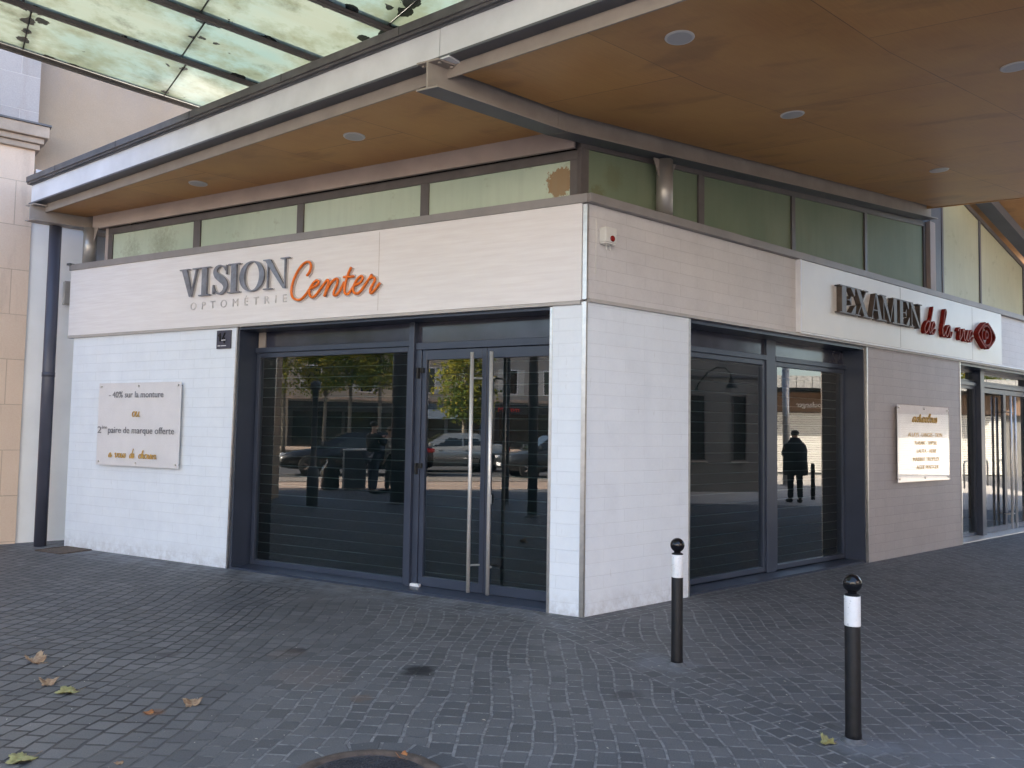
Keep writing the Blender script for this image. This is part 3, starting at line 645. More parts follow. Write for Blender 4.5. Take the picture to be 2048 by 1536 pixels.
pts = [(-11.01, bf(-11.01)), (7.49, bf(7.49)), (7.49, 4.2), (0.2, 4.2), (.2, -.25), (-11.01, -.25)]; m.slab([FAB(a, b, 4.60) for a, b in pts], .08)
q = [(-11.01, -.25), (.4, -.25), (.4, 7.1), (-11.01, 7.1)]; m.slab([FAB(a, b, zs(b) + .24) for a, b in q], .08); PC('roof_deck', m, 'roofedge')
m = MB(); q = [(.3, 7.1), (-11.01, 7.1)]; A_, B_ = FAB(.3, 7.1, 0), FAB(-11.01, 7.1, 0); F7 = frame(A_, B_ - A_, UR); m.box(F7, 0, (B_ - A_).length, .0, .03, zs(7.1) - .01, zs(7.1) + .32); PC('edge_board', m, 'soffit')
# front edge beam
J = FAB(-11.01, bf(-11.01), 0); K = FAB(7.49, bf(7.49), 0); ub = (K - J); LB = ub.length; ub.normalize(); nb = Vector((ub.y, -ub.x, 0)); nb = nb if nb.dot(NL) > 0 else -nb
FB = frame(J, ub, nb)
m = MB(); m.box(FB, 0, LB, .0005, .014, 4.335, 4.44); PC('soffit_edge_strip', m, 'beam_beige')
jx = (FAB(.09, bf(.09), 0) - J).dot(ub)
m = MB()
for a, b in ((0, jx - .004), (jx + .004, LB + .10)): m.box(FB, a, b, .085, .105, 4.462, 4.70)
PC('beam_web', m, 'beam')
m = MB(); m.box(FB, 0, LB + .10, .0, .135, 4.442, 4.461); m.box(FB, 0, LB + .10, .0, .125, 4.701, 4.712); PC('beam_flange', m, 'beam_dark')
m = MB(); m.box(FB, 0, LB + .14, -.25, .15, 4.713, 4.80); m.box(FB, 0, LB + .14, .151, .165, 4.735, 4.81)
PC('roof_edge', m, 'roofedge', bevel=.004)
m = MB()
for k in range(9): m = MB(); m.box(FB, 5 + k * 1.5, 5.004 + k * 1.5, .1655, .1675, 4.74, 4.812); PC('roof_edge_joint', m, 'rubber')
# cross beams under the soffit (I sections)
def ibeam(name, a, bs, zf, w=.10, h=.20):
    mb = MB()
    for s0, s1, z0, z1 in ((-w, w, 0, .014), (-.008, .008, .014, h), (-w, w, h, h + .014)):
        for b0, b1 in zip(bs, bs[1:]):
            v = []
            for b in (b0, b1):
                zz = zf(b); v += [FAB(a + s0, b, zz + z0), FAB(a + s1, b, zz + z0), FAB(a + s1, b, zz + z1), FAB(a + s0, b, zz + z1)]
            for q in ((0, 1, 5, 4), (1, 2, 6, 5), (2, 3, 7, 6), (3, 0, 4, 7)): mb.face([v[i] for i in q])
            if b0 == bs[0]: mb.face(v[:4])
            if b1 == bs[-1]: mb.face(v[4:])
    return mb
m = ibeam('x', .09, [-1.62, -.26], lambda b: 4.20, h=.212); PC('cross_beam', m, 'beam_beige')
m = ibeam('x', .09, [-.255, 7.25], lambda b: 4.20 + .08 * (b + .25), h=.212); PC('cross_beam', m, 'beam_beige')
m = MB(); m.prism(lambda s, o, z: FAB(.09 + o, s, z), [(-1.615, 4.1985), (-.26, 4.1985), (-.26, 4.1995), (-1.615, 4.1995)], -.098, .098); m.prism(lambda s, o, z: FAB(.09 + o, s, z), [(-.255, 4.1985), (7.2, 4.7945), (7.2, 4.7955), (-.255, 4.1995)], -.098, .098); PC('flange_underside', m, 'beam_dark')
m = ibeam('x', 7.38, [-.55, 1.0], lambda b: 4.20, h=.20); PC('cross_beam', m, 'beam_beige')
m = MB()
for s0 in (-.075, .075):
    for b_ in (-1.58, -1.47): m = MB(); m.lathe(FAB(.09 + s0, b_, 4.395), [(.012, 0), (.014, .004), (.014, .012)], 8); PC('bolt', m, 'beam_beige')
m = MB(); m.box(FB, jx - .13, jx + .13, .0, .14, 4.427, 4.441); PC('bolted_plate', m, 'beam')
def stub(F, s, o, z0, z1):
    m = MB(); c = F(s, o, 0); m.lathe((c.x, c.y, 0), [(.083, z0), (.083, z1)], 28); c_ = m.build('column_stub', M['silver_paint'], can)
    g_ = MB()
    for d in (-1, 1): g_ = MB(); g_.prism(F, [(s + d * .08, z1 - .005), (s + d * .17, z1 - .005), (s + d * .08, z1 - .20)], o - .004, o + .004); g_.build('gusset', M['beam_beige'], c_)
stub(FL, 7.235, -.10, 3.70, 4.198); stub(FR, 1.18, -.10, 3.70, 4.30)
for k, (a, b) in enumerate(((4.6, -.30), (1.87, -.69), (-1.62, -1.20), (-1.25, .95), (-3.03, .66), (-1.12, 4.35), (-3.0, 3.6), (-4.8, .3), (-4.6, 3.2), (-3.4, -1.5))):
    z_ = zs(b); c = FAB(a, b, z_); tilt = Vector((0, 0, -1)) if b < -.2 else (Vector((0, 0, -1)) + UR * .08 * .95).normalized()
    m = MB(); m.lathe(c, [(.102, -.004), (.104, .004), (.098, .010), (.088, .010)], 36, axis=tilt); r_ = m.build('downlight', M['lamp_white'], can, loc=c)
    m = MB(); m.lathe(c, [(.086, .0), (.087, .0105)], 32, axis=tilt, smooth=False); m.build('lens', M['lamp_lens'], r_)
# gable roof beyond the canopy
gr = empty('gable_roof', FAB(0, 9, 4.9)); tag(gr, 'sloping gable roof with dark rafter and brown boards at the far right', 'roof')
m = MB(); zr = lambda b: 5.46 - .258 * (b - 8.588)
for a0, a1 in ((.35, -1.7),):
    v = [FAB(a0, 7.2, zr(7.2) + .16), FAB(a1, 7.2, zr(7.2) + .16), FAB(a1, 14, zr(14) + .16), FAB(a0, 14, zr(14) + .16)]; m.slab(v, .12, [(a0, 7.2), (a1, 7.2), (a1, 14), (a0, 14)])
m.build('boarding', M['soffit'], gr)
m = MB()
for a0 in (.0,):
    m.prism(lambda s, o, z: FAB(a0 + o, s, z), [(7.3, zr(7.3)), (14, zr(14)), (14, zr(14) + .158), (7.3, zr(7.3) + .158)], -.12, .10)
m.build('rafter', M['beam_dark'], gr)
m = MB(); m.box(FR, 7.3, 14, -1.0, -.46, 5.5, 6.1); m.build('ridge_board', M['interior'], gr)

# downpipe at the left end
px, py = -6.727, 3.504
dp = empty('downpipe', (px, py, 0)); tag(dp, 'tall dark blue round pipe standing at the left end of the shop front', 'downpipe')
m = MB(); m.lathe((px, py, 0), [(.074, 0), (.074, 4.335)], 32); m.build('pipe', M['pole'], dp)
m = MB(); m.lathe((px, py, 0), [(.078, 2.2), (.078, 2.26)], 32); m.build('collar', M['pole'], dp)

# ================================================================== GLASS CANOPY
VH = Vector((.871, .491, 0)).normalized(); WH = Vector((-VH.y, VH.x, 0)); SL = -.1335; G0 = Vector((-1.377, -.62, 4.84))
def FG(w, v, t=0): return G0 + WH * w + VH * v + Z * (SL * v + t)
gc = empty('glass_canopy', FG(0, -4)); tag(gc, 'frosted greenish glass canopy with dark bars and black moss spots', 'glass canopy')
bars = [3.12, 2.06, 1.10, .155, -.74, -1.68, -2.62, -3.56]
vend = lambda w: -.03 - .35 * w + (.32 if w > -.4 else .0)
rows = [-.22, -1.50, -2.78, -4.06, -5.34, -6.62, -7.9, -9.1]
for li, (w1, w0) in enumerate(zip(bars, bars[1:])):
    # joints are a little oblique, as in the place
    for ri in range(len(rows)):
        hi = rows[ri - 1] if ri else None; lo = rows[ri]
        t0, t1 = (vend(w0), vend(w1)) if hi is None else (hi - .03 * w0, hi - .10 * w1 + .07 * w0)
        b0, b1 = lo - .03 * w0, lo - .10 * w1 + .07 * w0
        if hi is not None: t0 = min(t0, vend(w0)); t1 = min(t1, vend(w1))
        if t0 - b0 < .02 and t1 - b1 < .02: continue
        t0 = max(t0, b0 + .002); t1 = max(t1, b1 + .002)
        g_ = MB(); q = [(w0 + .0015, b0 + .0005), (w1 - .0015, b1 + .0005), (w1 - .0015, t1), (w0 + .0015, t0)]
        h0 = 1.0; uv = [(0.02, .02), (0.02, .98), (.98 if hi is not None or True else 1, .98), (.98, .02)]
        uv = [(li * 7 + ri * 3 + u, li * 5 + ri * 2 + v_) for u, v_ in uv]
        g_.slab([FG(w, v) for w, v in q], .012, uv); gp = g_.build('glass_panel', M['canopy_glass'], gc, loc=FG(w0, lo)); gp.data.materials.append(M['clear_top'])
        for pg in gp.data.polygons[1:]: pg.material_index = 1
        if hi is not None or True:
            sm_ = MB(); A0, A1 = FG(w0 + .03, b0, -.003), FG(w1 - .03, b1, -.003); sm_.tube([A0, A1], .006, 6); sm_.build('joint_seal', M['rubber'], gp)
for w in bars:
    m = MB(); F_ = lambda s, o, z, w=w: FG(w + o, s, z)
    m.box(F_, -9.2, vend(w) + .05, -.019, .019, -.006, -.028); m.box(F_, -9.2, vend(w) + .05, -.008, .008, -.028, -.052); m.box(F_, -9.2, vend(w) + .05, -.022, .022, .014, .03); m.build('glazing_bar', M['mullion'], gc)
m = MB(); F_ = lambda s, o, z: FG(s, -9.15 + o, z); m.box(F_, -3.7, 3.2, -.08, .08, -.30, -.09); m.build('edge_beam', M['beam_dark'], gc)
m = MB(); F_ = lambda s, o, z: FG(s, -6.0 + o, z); m.box(F_, -3.7, 3.2, -.06, .06, -.36, -.09); m.build('purlin', M['beam_dark'], gc)
def column(x, y, r, h, lab, mat='beam_dark', group=None):
    o = empty('steel_column', (x, y, 0)); tag(o, lab, 'column', group)
    m = MB(); m.lathe((x, y, 0), [(r, .02), (r, h)], 28); m.build('shaft', M[mat], o)
    m = MB(); m.lathe((x, y, 0), [(r * 1.5, 0), (r * 1.5, .02), (r * 1.05, .05)], 28); m.build('base_plate', M[mat], o); return o
column(-9.95, -2.40, .18, 6.05, 'thickest dark round column under the glass canopy, near the stone building')
column(-6.52, -3.54, .09, 5.4, 'slim dark column under the middle of the glass canopy')
column(-8.86, -4.44, .055, 5.5, 'thinnest dark pole beyond the slim canopy column')

# ================================================================== STONE BUILDING
sb = empty('stone_building', P0); tag(sb, 'tall pale sandstone building with cornice and tan rendered wall at the left', 'building')
def PS(name, mb, mat, **kw): return mb.build(name, M[mat], sb, **kw)
m = MB(); m.box(FW, -6.56, -.0, -.6, 0, -.1, 5.28); PS('stone_pilaster', m, 'stone')
m = MB(); m.box(FW, -6.6, .05, -.6, .05, 5.28, 5.36); m.box(FW, -6.66, .09, -.6, .09, 5.361, 5.44); m.box(FW, -6.72, .14, -.6, .14, 5.441, 5.60); PS('cornice', m, 'stone_trim', bevel=.012)
m = MB(); m.box(FW, -6.72, .16, -.6, .16, 5.601, 5.625); PS('cornice_flashing', m, 'roofedge')
m = MB(); m.box(FW, -6.50, .02, -.6, .0, 5.626, 7.1); PS('upper_blocks', m, 'stone_top')
m = MB(); m.box(FW, .0, 19.5, -.6, -.28, 4.46, 7.2); PS('rendered_wall', m, 'vault')
m = MB(); m.box(FW, .001, .80, -.6, -.03, -.1, 4.30); m.box(FW, .80, 19.5, -.6, -.28, -.1, 4.30); PS('painted_wall', m, 'render_white')
m = MB(); m.box(FW, .02, 2.0, -.6, -.02, 4.301, 4.459); PS('string_course', m, 'stone_trim')
m = MB(); m.box(FW, .04, .9, -.28, -.14, 5.02, 5.07); m.box(FW, .06, .9, -.28, -.17, 4.90, 5.018); PS('gutter', m, 'beam')
m = MB(); m.box(FW, -6.5, 19.5, -9, -.61, 0, 7.0); m.slab([(-12.2, -.5, 0), (-14.0, 0, 0), (-13.5, 8, 0), (-7.2, 3.75, 0)], 7.0); PS('body', m, 'vault')  # west wedge is out of view, added to set the shadow edge
# small floodlight on the painted wall
fl = empty('wall_speaker', FW(.47, 0, 3.38)); tag(fl, 'small grey box lamp fixed to the white wall beside the dark downpipe', 'wall lamp')
m = MB(); m.box(FW, .41, .53, .0, .12, 3.22, 3.54); m.build('housing', M['silver_paint'], fl, bevel=.01)
m = MB(); m.tube([FW(.47, -.03, 3.30), FW(.47, .0, 3.30)], .012, 8); m.tube([FW(.53, .05, 3.28), FW(.66, .05, 3.27)], .006, 6); m.build('bracket', M['beam'], fl)

hl = empty('shade_block', (3.2, 6.2, 4.7)); tag(hl, 'added unseen block behind the shop roof that shades the right side', 'shade block')  # added block, hidden from the camera, throws shade over the right side
m = MB(); m.box(FX, .6, 5.4, 6.0, 9.0, 4.75, 12.0); m.build('shade_block_wall', M['vault'], hl); m = MB(); m.box(FX, .4, 5.6, 5.8, 9.2, 12.001, 12.2); m.build('shade_block_roof', M['roofedge'], hl)
# ================================================================== LETTERING
def strip(mb, F, pts, wid, o0, o1):
    """flat ribbon along pts (s,z) with widths, extruded from o0 to o1"""
    n = len(pts); wid = wid if isinstance(wid, (list, tuple)) else [wid] * n; l = []; r = []
    for i, (x, y) in enumerate(pts):
        a = pts[max(i - 1, 0)]; b = pts[min(i + 1, n - 1)]; dx, dy = b[0] - a[0], b[1] - a[1]; d = math.hypot(dx, dy) or 1
        nx, ny = -dy / d * wid[i] / 2, dx / d * wid[i] / 2; l.append((x + nx, y + ny)); r.append((x - nx, y - ny))
    for i in range(n - 1):
        q = [l[i], l[i + 1], r[i + 1], r[i]]
        mb.face([F(a, o1, b) for a, b in q], q); mb.face([F(a, o0, b) for a, b in q], q)
        mb.face([F(l[i][0], o0, l[i][1]), F(l[i + 1][0], o0, l[i + 1][1]), F(l[i + 1][0], o1, l[i + 1][1]), F(l[i][0], o1, l[i][1])])
        mb.face([F(r[i][0], o0, r[i][1]), F(r[i + 1][0], o0, r[i + 1][1]), F(r[i + 1][0], o1, r[i + 1][1]), F(r[i][0], o1, r[i][1])])
    for i in (0, n - 1): mb.face([F(l[i][0], o0, l[i][1]), F(r[i][0], o0, r[i][1]), F(r[i][0], o1, r[i][1]), F(l[i][0], o1, l[i][1])])
def smooth(pts, n=6, closed=False):
    out = []; N_ = len(pts)
    g_ = lambda i: pts[i % N_] if closed else pts[max(0, min(N_ - 1, i))]
    for i in range(N_ if closed else N_ - 1):
        p0, p1, p2, p3 = g_(i - 1), g_(i), g_(i + 1), g_(i + 2)
        for k in range(n):
            t = k / n; out.append(tuple(.5 * ((2 * b) + (-a + c) * t + (2 * a - 5 * b + 4 * c - d) * t * t + (-a + 3 * b - 3 * c + d) * t ** 3) for a, b, c, d in zip(p0, p1, p2, p3)))
    out.append(g_(N_) if closed else pts[-1]); return out
SF = .038
def srf(x0, x1, y): return [(x0, y), (x1, y), (x1, y + (SF if y < .5 else -SF)), (x0, y + (SF if y < .5 else -SF))]
GL = {
 'V': (1.0, [[(.10, .97), (.35, .97), (.62, .10), (.55, 0), (.50, 0)], [(.80, .97), (.86, .97), (.60, 0), (.555, 0)], srf(0, .46, 1), srf(.64, 1.0, 1)]),
 'I': (.52, [[(.14, .01), (.38, .01), (.38, .99), (.14, .99)], srf(0, .52, 0), srf(0, .52, 1)]),
 'N': (1.14, [[(.19, .01), (.24, .01), (.24, .90), (.19, .90)], [(.06, .99), (.32, .99), (1.0, .03), (1.0, 0), (.90, 0)], [(.955, .08), (1.0, .05), (1.0, .99), (.955, .99)], srf(.0, .30, 1), srf(.03, .42, 0), srf(.78, 1.17, 1)]),
 'E': (.90, [[(.11, .01), (.35, .01), (.35, .99), (.11, .99)], srf(0, .80, 0), srf(0, .80, 1), [(.35, .49), (.58, .49), (.58, .525), (.35, .525)], [(.58, .962), (.80, .962), (.80, .68), (.765, .68)], [(.58, .038), (.83, .038), (.86, .36), (.82, .36)], [(.50, .52), (.60, .68), (.60, .34), (.50, .49)]]),
 'X': (1.08, [[(.08, .99), (.36, .99), (1.0, .01), (.72, .01)], [(.83, .99), (.89, .99), (.22, .01), (.16, .01)], srf(.0, .48, 1), srf(.66, 1.02, 1), srf(.0, .38, 0), srf(.60, 1.1, 0)]),
 'A': (1.10, [[(.50, 1.0), (.62, 1.0), (1.02, .01), (.74, .01)], [(.50, 1.0), (.54, 1.0), (.21, .01), (.16, .01)], [(.30, .33), (.80, .33), (.78, .365), (.31, .365)], srf(0, .36, 0), srf(.60, 1.12, 0)]),
 'M': (1.38, [[(.19, .01), (.24, .01), (.24, .95), (.19, .95)], [(.08, .99), (.34, .99), (.76, .02), (.66, .02)], [(1.0, .99), (1.06, .99), (.73, .02), (.69, .02)], [(1.0, .01), (1.24, .01), (1.24, .98), (1.0, .98)], srf(.0, .40, 1), srf(.92, 1.38, 1), srf(.03, .42, 0), srf(.86, 1.38, 0)]),
}
def glyph(mb, ch, mp, o0, o1, k=0):
    """mp maps (x,y) unit -> F-frame (s,z) ; returns advance"""
    F, f = mp
    if ch in GL:
        w, polys = GL[ch]
        for i, pl in enumerate(polys): mb.prism(F, [f(x, y) for x, y in pl], o0, o1 + i * .0006)
        return w
    if ch == 'O':
        n = 40; cx, rx, ry = .57, .565, .515
        O_ = [(cx + rx * math.cos(a), .5 + ry * math.sin(a)) for a in (2 * math.pi * i / n for i in range(n))]; I_ = [(cx + .345 * math.cos(a), .5 + .478 * math.sin(a)) for a in (2 * math.pi * i / n for i in range(n))]
        for i in range(n):
            j = (i + 1) % n; q = [f(*O_[i]), f(*O_[j]), f(*I_[j]), f(*I_[i])]
            mb.face([F(a, o1, b) for a, b in q]); mb.face([F(a, o0, b) for a, b in q])
            for u, v in ((O_[i], O_[j]), (I_[i], I_[j])):
                u, v = f(*u), f(*v); mb.face([F(u[0], o0, u[1]), F(v[0], o0, v[1]), F(v[0], o1, v[1]), F(u[0], o1, u[1])])
        return 1.14
    if ch == 'S':
        p = smooth([(.66, .80), (.60, .90), (.48, .975), (.34, .975), (.21, .90), (.17, .78), (.24, .66), (.42, .54), (.60, .41), (.67, .25), (.60, .10), (.45, .022), (.30, .03), (.18, .12), (.12, .26)], 4)
        n = len(p); wd = []
        for i in range(n): t = i / (n - 1); wd.append(.035 + .20 * math.exp(-((t - .52) / .20) ** 2) + .04 * math.exp(-((t - .3) / .1) ** 2))
        sc = f(1, 0)[0] - f(0, 0)[0]; strip(mb, F, [f(x, y) for x, y in p], [w * abs(sc) for w in wd], o0, o1)
        for q in ([(.68, .99), (.72, .99), (.72, .66), (.69, .66)], [(.06, .02), (.09, .02), (.12, .34), (.08, .34)], [(.09, .02), (.16, .13), (.12, .30)]): mb.prism(F, [f(x, y) for x, y in q], o0, o1 + .001)
        return .86
def wall_word(root, word, F, xs, z0, h, sgn, o0, o1, mat, edge=None):
    """one child per letter; xs: list of (s_left, s_right) extents"""
    for k, (ch, (sl, sr)) in enumerate(zip(word, xs)):
        w = {'V': 1.0, 'I': .52, 'S': .78, 'O': 1.14, 'N': 1.17, 'E': .86, 'X': 1.1, 'A': 1.12, 'M': 1.38}[ch]; sc = (sr - sl) / w
        m = MB(); glyph(m, ch, (F, lambda x, y: (sl + x * sc, z0 + y * h)), o0, o1); l = m.build('letter', M[mat], root, loc=F(sl, o0, z0))
        if edge:
            m = MB(); e_ = .006 if sgn < 0 else .004; glyph(m, ch, (F, lambda x, y: (sl + x * sc + sgn * .008, z0 + y * h + .001)), o0 + .001 - .014, o0 - .0005); m.build('backing', M[edge], l)
ls = empty('shop_sign', FL(4.37, .02, 3.1)); tag(ls, 'grey serif VISION letters with faint OPTOMÉTRIE line on the beige fascia', 'sign lettering')
wall_word(ls, 'VISION', FL, [(5.235, 4.885), (4.90, 4.715), (4.69, 4.42), (4.418, 4.235), (4.235, 3.848), (3.868, 3.475)], 3.106, .336, -1, .036, .062, 'letter_grey', 'acr_edge')
def text(body, F, s0, s1, z0, hgt, o, mat, parent, name='lettering', depth=.002, flip=False, fit=True, shear=0, ang=None, off_=0):
    cu = bpy.data.curves.new('t', 'FONT'); cu.body = body; cu.size = 1; cu.extrude = 0; cu.offset = off_; cu.resolution_u = 3; cu.shear = shear
    to = bpy.data.objects.new('t', cu); COL.objects.link(to); bpy.context.view_layer.update()
    me = bpy.data.meshes.new_from_object(to.evaluated_get(bpy.context.evaluated_depsgraph_get()))
    bpy.data.objects.remove(to); xs = [v.co.x for v in me.vertices]; x0, x1 = min(xs), max(xs)
    sx = (s1 - s0) / (x1 - x0); sy = hgt
    org = F(s0, o, z0)
    off = Vector((0, 0, 0)); p = parent
    while p is not None: off += p.location; p = p.parent
    for v in me.vertices: v.co = F(s0 + (v.co.x - x0) * sx, o, z0 + v.co.y * sy) - org
    me.materials.append(M[mat]); me.name = name; ob = bpy.data.objects.new(name, me); COL.objects.link(ob); ob.parent = parent; ob.location = org - off
    md = ob.modifiers.new('solid', 'SOLIDIFY'); md.thickness = depth; md.offset = 0; return ob
text('O  P  T  O  M  É  T  R  I  E', FL, 5.07, 3.535, 2.955, .128, .0235, 'faint', ls, depth=.006, off_=-.006)
CEN = [[(3.229, 3.217), (3.192, 3.254), (3.174, 3.305), (3.186, 3.351), (3.225, 3.367), (3.286, 3.346), (3.354, 3.283), (3.407, 3.202), (3.439, 3.119), (3.443, 3.044), (3.416, 2.989), (3.347, 2.961), (3.285, 2.975), (3.224, 3.024), (3.178, 3.071), (3.117, 3.087), (3.07, 3.113), (3.059, 3.138), (3.089, 3.155), (3.139, 3.123), (3.185, 3.063), (3.182, 3.011), (3.143, 2.976), (3.086, 3.004), (3.014, 3.077), (2.943, 3.145), (2.921, 3.13), (2.934, 3.087), (2.976, 2.976)],
 [(2.976, 2.976), (2.932, 3.056), (2.881, 3.119), (2.823, 3.151), (2.796, 3.139), (2.807, 3.083), (2.844, 3.013), (2.843, 2.982), (2.81, 2.98), (2.759, 3.028), (2.706, 3.111)],
 [(2.62, 3.258), (2.66, 3.185), (2.695, 3.085), (2.703, 3.014), (2.678, 2.979), (2.64, 2.989), (2.584, 3.051), (2.559, 3.067), (2.495, 3.09), (2.465, 3.128), (2.485, 3.153), (2.535, 3.124), (2.578, 3.061), (2.585, 3.006), (2.549, 2.975), (2.492, 2.994), (2.407, 3.089), (2.346, 3.159)],
 [(2.718, 3.161), (2.652, 3.159), (2.581, 3.158)], [(2.346, 3.159), (2.364, 3.131), (2.313, 3.122), (2.312, 3.087), (2.354, 3.025), (2.362, 2.98), (2.346, 2.969), (2.297, 3.005), (2.24, 3.066)]]
cs = empty('script_sign', FL(2.85, .02, 3.1)); tag(cs, 'bright orange handwritten Center lettering on the beige fascia', 'sign lettering')
m = MB()
for st in CEN: m.tube([FL(s, .05, z) for s, z in smooth(st, 4)], .0135, 10)
m.build('script_tube', M['orange'], cs)
m = MB()
for st in CEN: strip(m, FL, smooth(st, 3), .052, .022, .030)
m.build('clear_backing', M['acr_edge'], cs)
# right hand sign
ex = empty('eye_test_sign', FR(5.3, .055, 3.1)); tag(ex, 'deep brown bronze serif EXAMEN letters on the white fascia', 'sign lettering')
EXX = [(4.17, 4.56), (4.545, 4.90), (4.905, 5.275), (5.21, 5.70), (5.70, 6.02), (6.02, 6.40)]
wall_word(ex, 'EXAMEN', FR, EXX, 3.082, .336, 1, .056, .125, 'letter_brown')
SG = {'d': ([(.92, .62), (.70, .70), (.40, .55), (.15, .25), (.18, .04), (.38, .02), (.65, .25), (.95, .75), (1.35, 1.95), (.95, .75), (.78, .20), (.88, .02), (1.05, .12)], .98),
 'e': ([(.07, .12), (.30, .27), (.55, .45), (.58, .64), (.42, .70), (.20, .50), (.10, .22), (.22, .03), (.42, .03), (.70, .30)], .66),
 'l': ([(.05, .30), (.35, .85), (.72, 1.65), (.72, 1.95), (.55, 1.92), (.30, 1.10), (.12, .30), (.20, .03), (.38, .06), (.60, .32)], .55),
 'a': ([(.80, .60), (.58, .70), (.28, .50), (.10, .18), (.20, .02), (.42, .12), (.82, .66), (.70, .25), (.76, .03), (.92, .08), (1.12, .36)], 1.0),
 'v': ([(.0, .50), (.18, .68), (.30, .66), (.26, .35), (.20, .08), (.32, .02), (.60, .30), (.72, .66), (.80, .55)], .74),
 'u': ([(.05, .55), (.18, .68), (.08, .22), (.16, .02), (.34, .08), (.66, .66), (.52, .20), (.60, .02), (.74, .08)], .72),
 'o': ([(.55, .60), (.30, .68), (.08, .35), (.16, .04), (.42, .08), (.58, .40), (.50, .64), (.70, .58)], .62),
 's': ([(.0, .10), (.28, .62), (.34, .66), (.38, .3), (.26, .02), (.05, .06)], .42), 'c': ([(.5, .58), (.36, .68), (.12, .4), (.12, .1), (.3, .02), (.55, .2)], .5),
 'h': ([(.05, .3), (.45, 1.5), (.35, 1.6), (.12, .02), (.3, .5), (.5, .66), (.48, .15), (.6, .02), (.75, .2)], .72), 'i': ([(.08, .3), (.22, .66), (.12, .12), (.22, .02), (.4, .2)], .36), 'r': ([(.05, .3), (.2, .68), (.28, .58), (.45, .6), (.32, .1), (.45, .03), (.6, .2)], .5)}
def script(mb, word, F, s0, s1, z0, xh, wid, o0, o1, tube=False, asc=1.0):
    x = 0; pls = []
    for ch in word:
        if ch == ' ': x += .45; continue
        p, w = SG[ch]; pls.append([(x + a, b) for a, b in p]); x += w
    tot = x
    for p in pls:
        q = [(s0 + (s1 - s0) * a / tot, z0 + b * xh * (asc if b > .8 else 1)) for a, b in smooth(p, 4)]
        if tube: mb.tube([F(a, o0, b) for a, b in q], wid, 6)
        else: strip(mb, F, q, wid, o0, o1)
dv = empty('script_sign', FR(7.3, .055, 3.1)); tag(dv, 'deep dark red handwritten de la vue letters after the bronze word', 'sign lettering')
for wd, a, b in (('de', 6.49, 6.87), ('la', 7.08, 7.42), ('vue', 7.64, 8.20)):
    m = MB(); script(m, wd, FR, a, b, 3.05, .245, .025, .0562, .108, asc=.80); w_ = m.build('script_word', M['dark_red'], dv, loc=FR(a, .056, 3.05))
    m = MB(); script(m, wd, FR, a, b, 3.05, .245, .006, .1082, .110, asc=.80); m.build('pale_gloss_line', M['pink_gloss'], w_)
lg = empty('logo_sign', FR(8.68, .055, 3.19)); tag(lg, 'dark red eye shaped emblem with pointed brackets at the end of the right sign', 'sign emblem')
cx, cz = 8.68, 3.19
m = MB()
for sg in (-1, 1): strip(m, FR, smooth([(cx + sg * .05, cz + .195), (cx + sg * .20, cz + .115), (cx + sg * .335, cz), (cx + sg * .20, cz - .115), (cx + sg * .05, cz - .195)], 3), .030, .056, .130)
m.build('bracket_shape', M['dark_red'], lg)
m = MB(); strip(m, FR, smooth([(cx + .185 * math.cos(a), cz + .155 * math.sin(a)) for a in [math.pi * 2 * i / 12 for i in range(12)]], 3, True), .028, .056, .128)
m.build('ring_shape', M['dark_red'], lg)
m = MB(); strip(m, FR, smooth([(cx - .04, cz - .07), (cx - .04, cz + .055), (cx + .03, cz + .06), (cx + .07, cz + .02), (cx + .03, cz - .035), (cx - .02, cz - .03)], 3), .026, .056, .126); m.build('inner_shape', M['dark_red'], lg)

# ================================================================== ACRYLIC PANELS, PLAQUE, SIREN
def acrylic(name, F, s0, s1, z0, z1, lab, o=.05, back=None):
    r_ = empty(name, F((s0 + s1) / 2, 0, z0)); tag(r_, lab, 'panel sign')
    if back: m = MB(); m.box(F, s0 + .004, s1 - .004, o - .007, o - .003, z0 + .004, z1 - .004); m.build('backing_sheet', M[back], r_)
    m = MB(); m.box(F, s0, s1, o, o + .008, z0, z1); m.build('clear_sheet', M['acrylic'], r_)
    sg = 1 if s1 > s0 else -1
    for a in (s0 + sg * .045, (s0 + s1) / 2, s1 - sg * .045):
        for z in (z0 + .045, z1 - .045):
            m = MB(); m.lathe(F(a, .0, z), [(.009, 0), (.009, o + .008), (.013, o + .0085), (.013, o + .014)], 14, axis=(F(0, 1, 0) - F(0, 0, 0))); m.build('standoff', M['steel'], r_, loc=F(a, 0, z))
    return r_
pa = acrylic('offer_panel', FL, 6.67, 5.145, 1.08, 2.11, 'square clear panel with grey discount offer text on the white tiled wall', back='panel_tint' if 'panel_tint' in M else None)
text('- 40% sur la monture', FL, 6.46, 5.44, 1.925, .11, .0595, 'text_grey', pa, 'print')
text('paire de marque offerte', FL, 6.45, 5.225, 1.485, .115, .0595, 'text_grey', pa, 'print')
text('2', FL, 6.66, 6.585, 1.48, .12, .0595, 'text_grey', pa, 'print'); text('ème', FL, 6.575, 6.475, 1.535, .06, .0595, 'text_grey', pa, 'print')
m = MB(); script(m, 'ou', FL, 6.0, 5.86, 1.69, .09, .006, .062, 0, tube=True); m.build('script_print', M['gold'], pa)
for wd, a, b in (('a', 6.42, 6.36), ('vous', 6.30, 6.09), ('de', 6.02, 5.93), ('choisir', 5.85, 5.53)): m = MB(); script(m, wd, FL, a, b, 1.185, .075, .006, .062, 0, tube=True, asc=.75); m.build('script_print', M['gold'], pa)
pb = acrylic('price_panel', FR, 5.79, 7.40, .985, 2.03, 'upright clear panel with gold title on the right hand beige tiled wall', back='panel_tint')
m = MB()
m.box(FR, 6.20, 6.95, .0601, .0615, 1.80, 1.815)
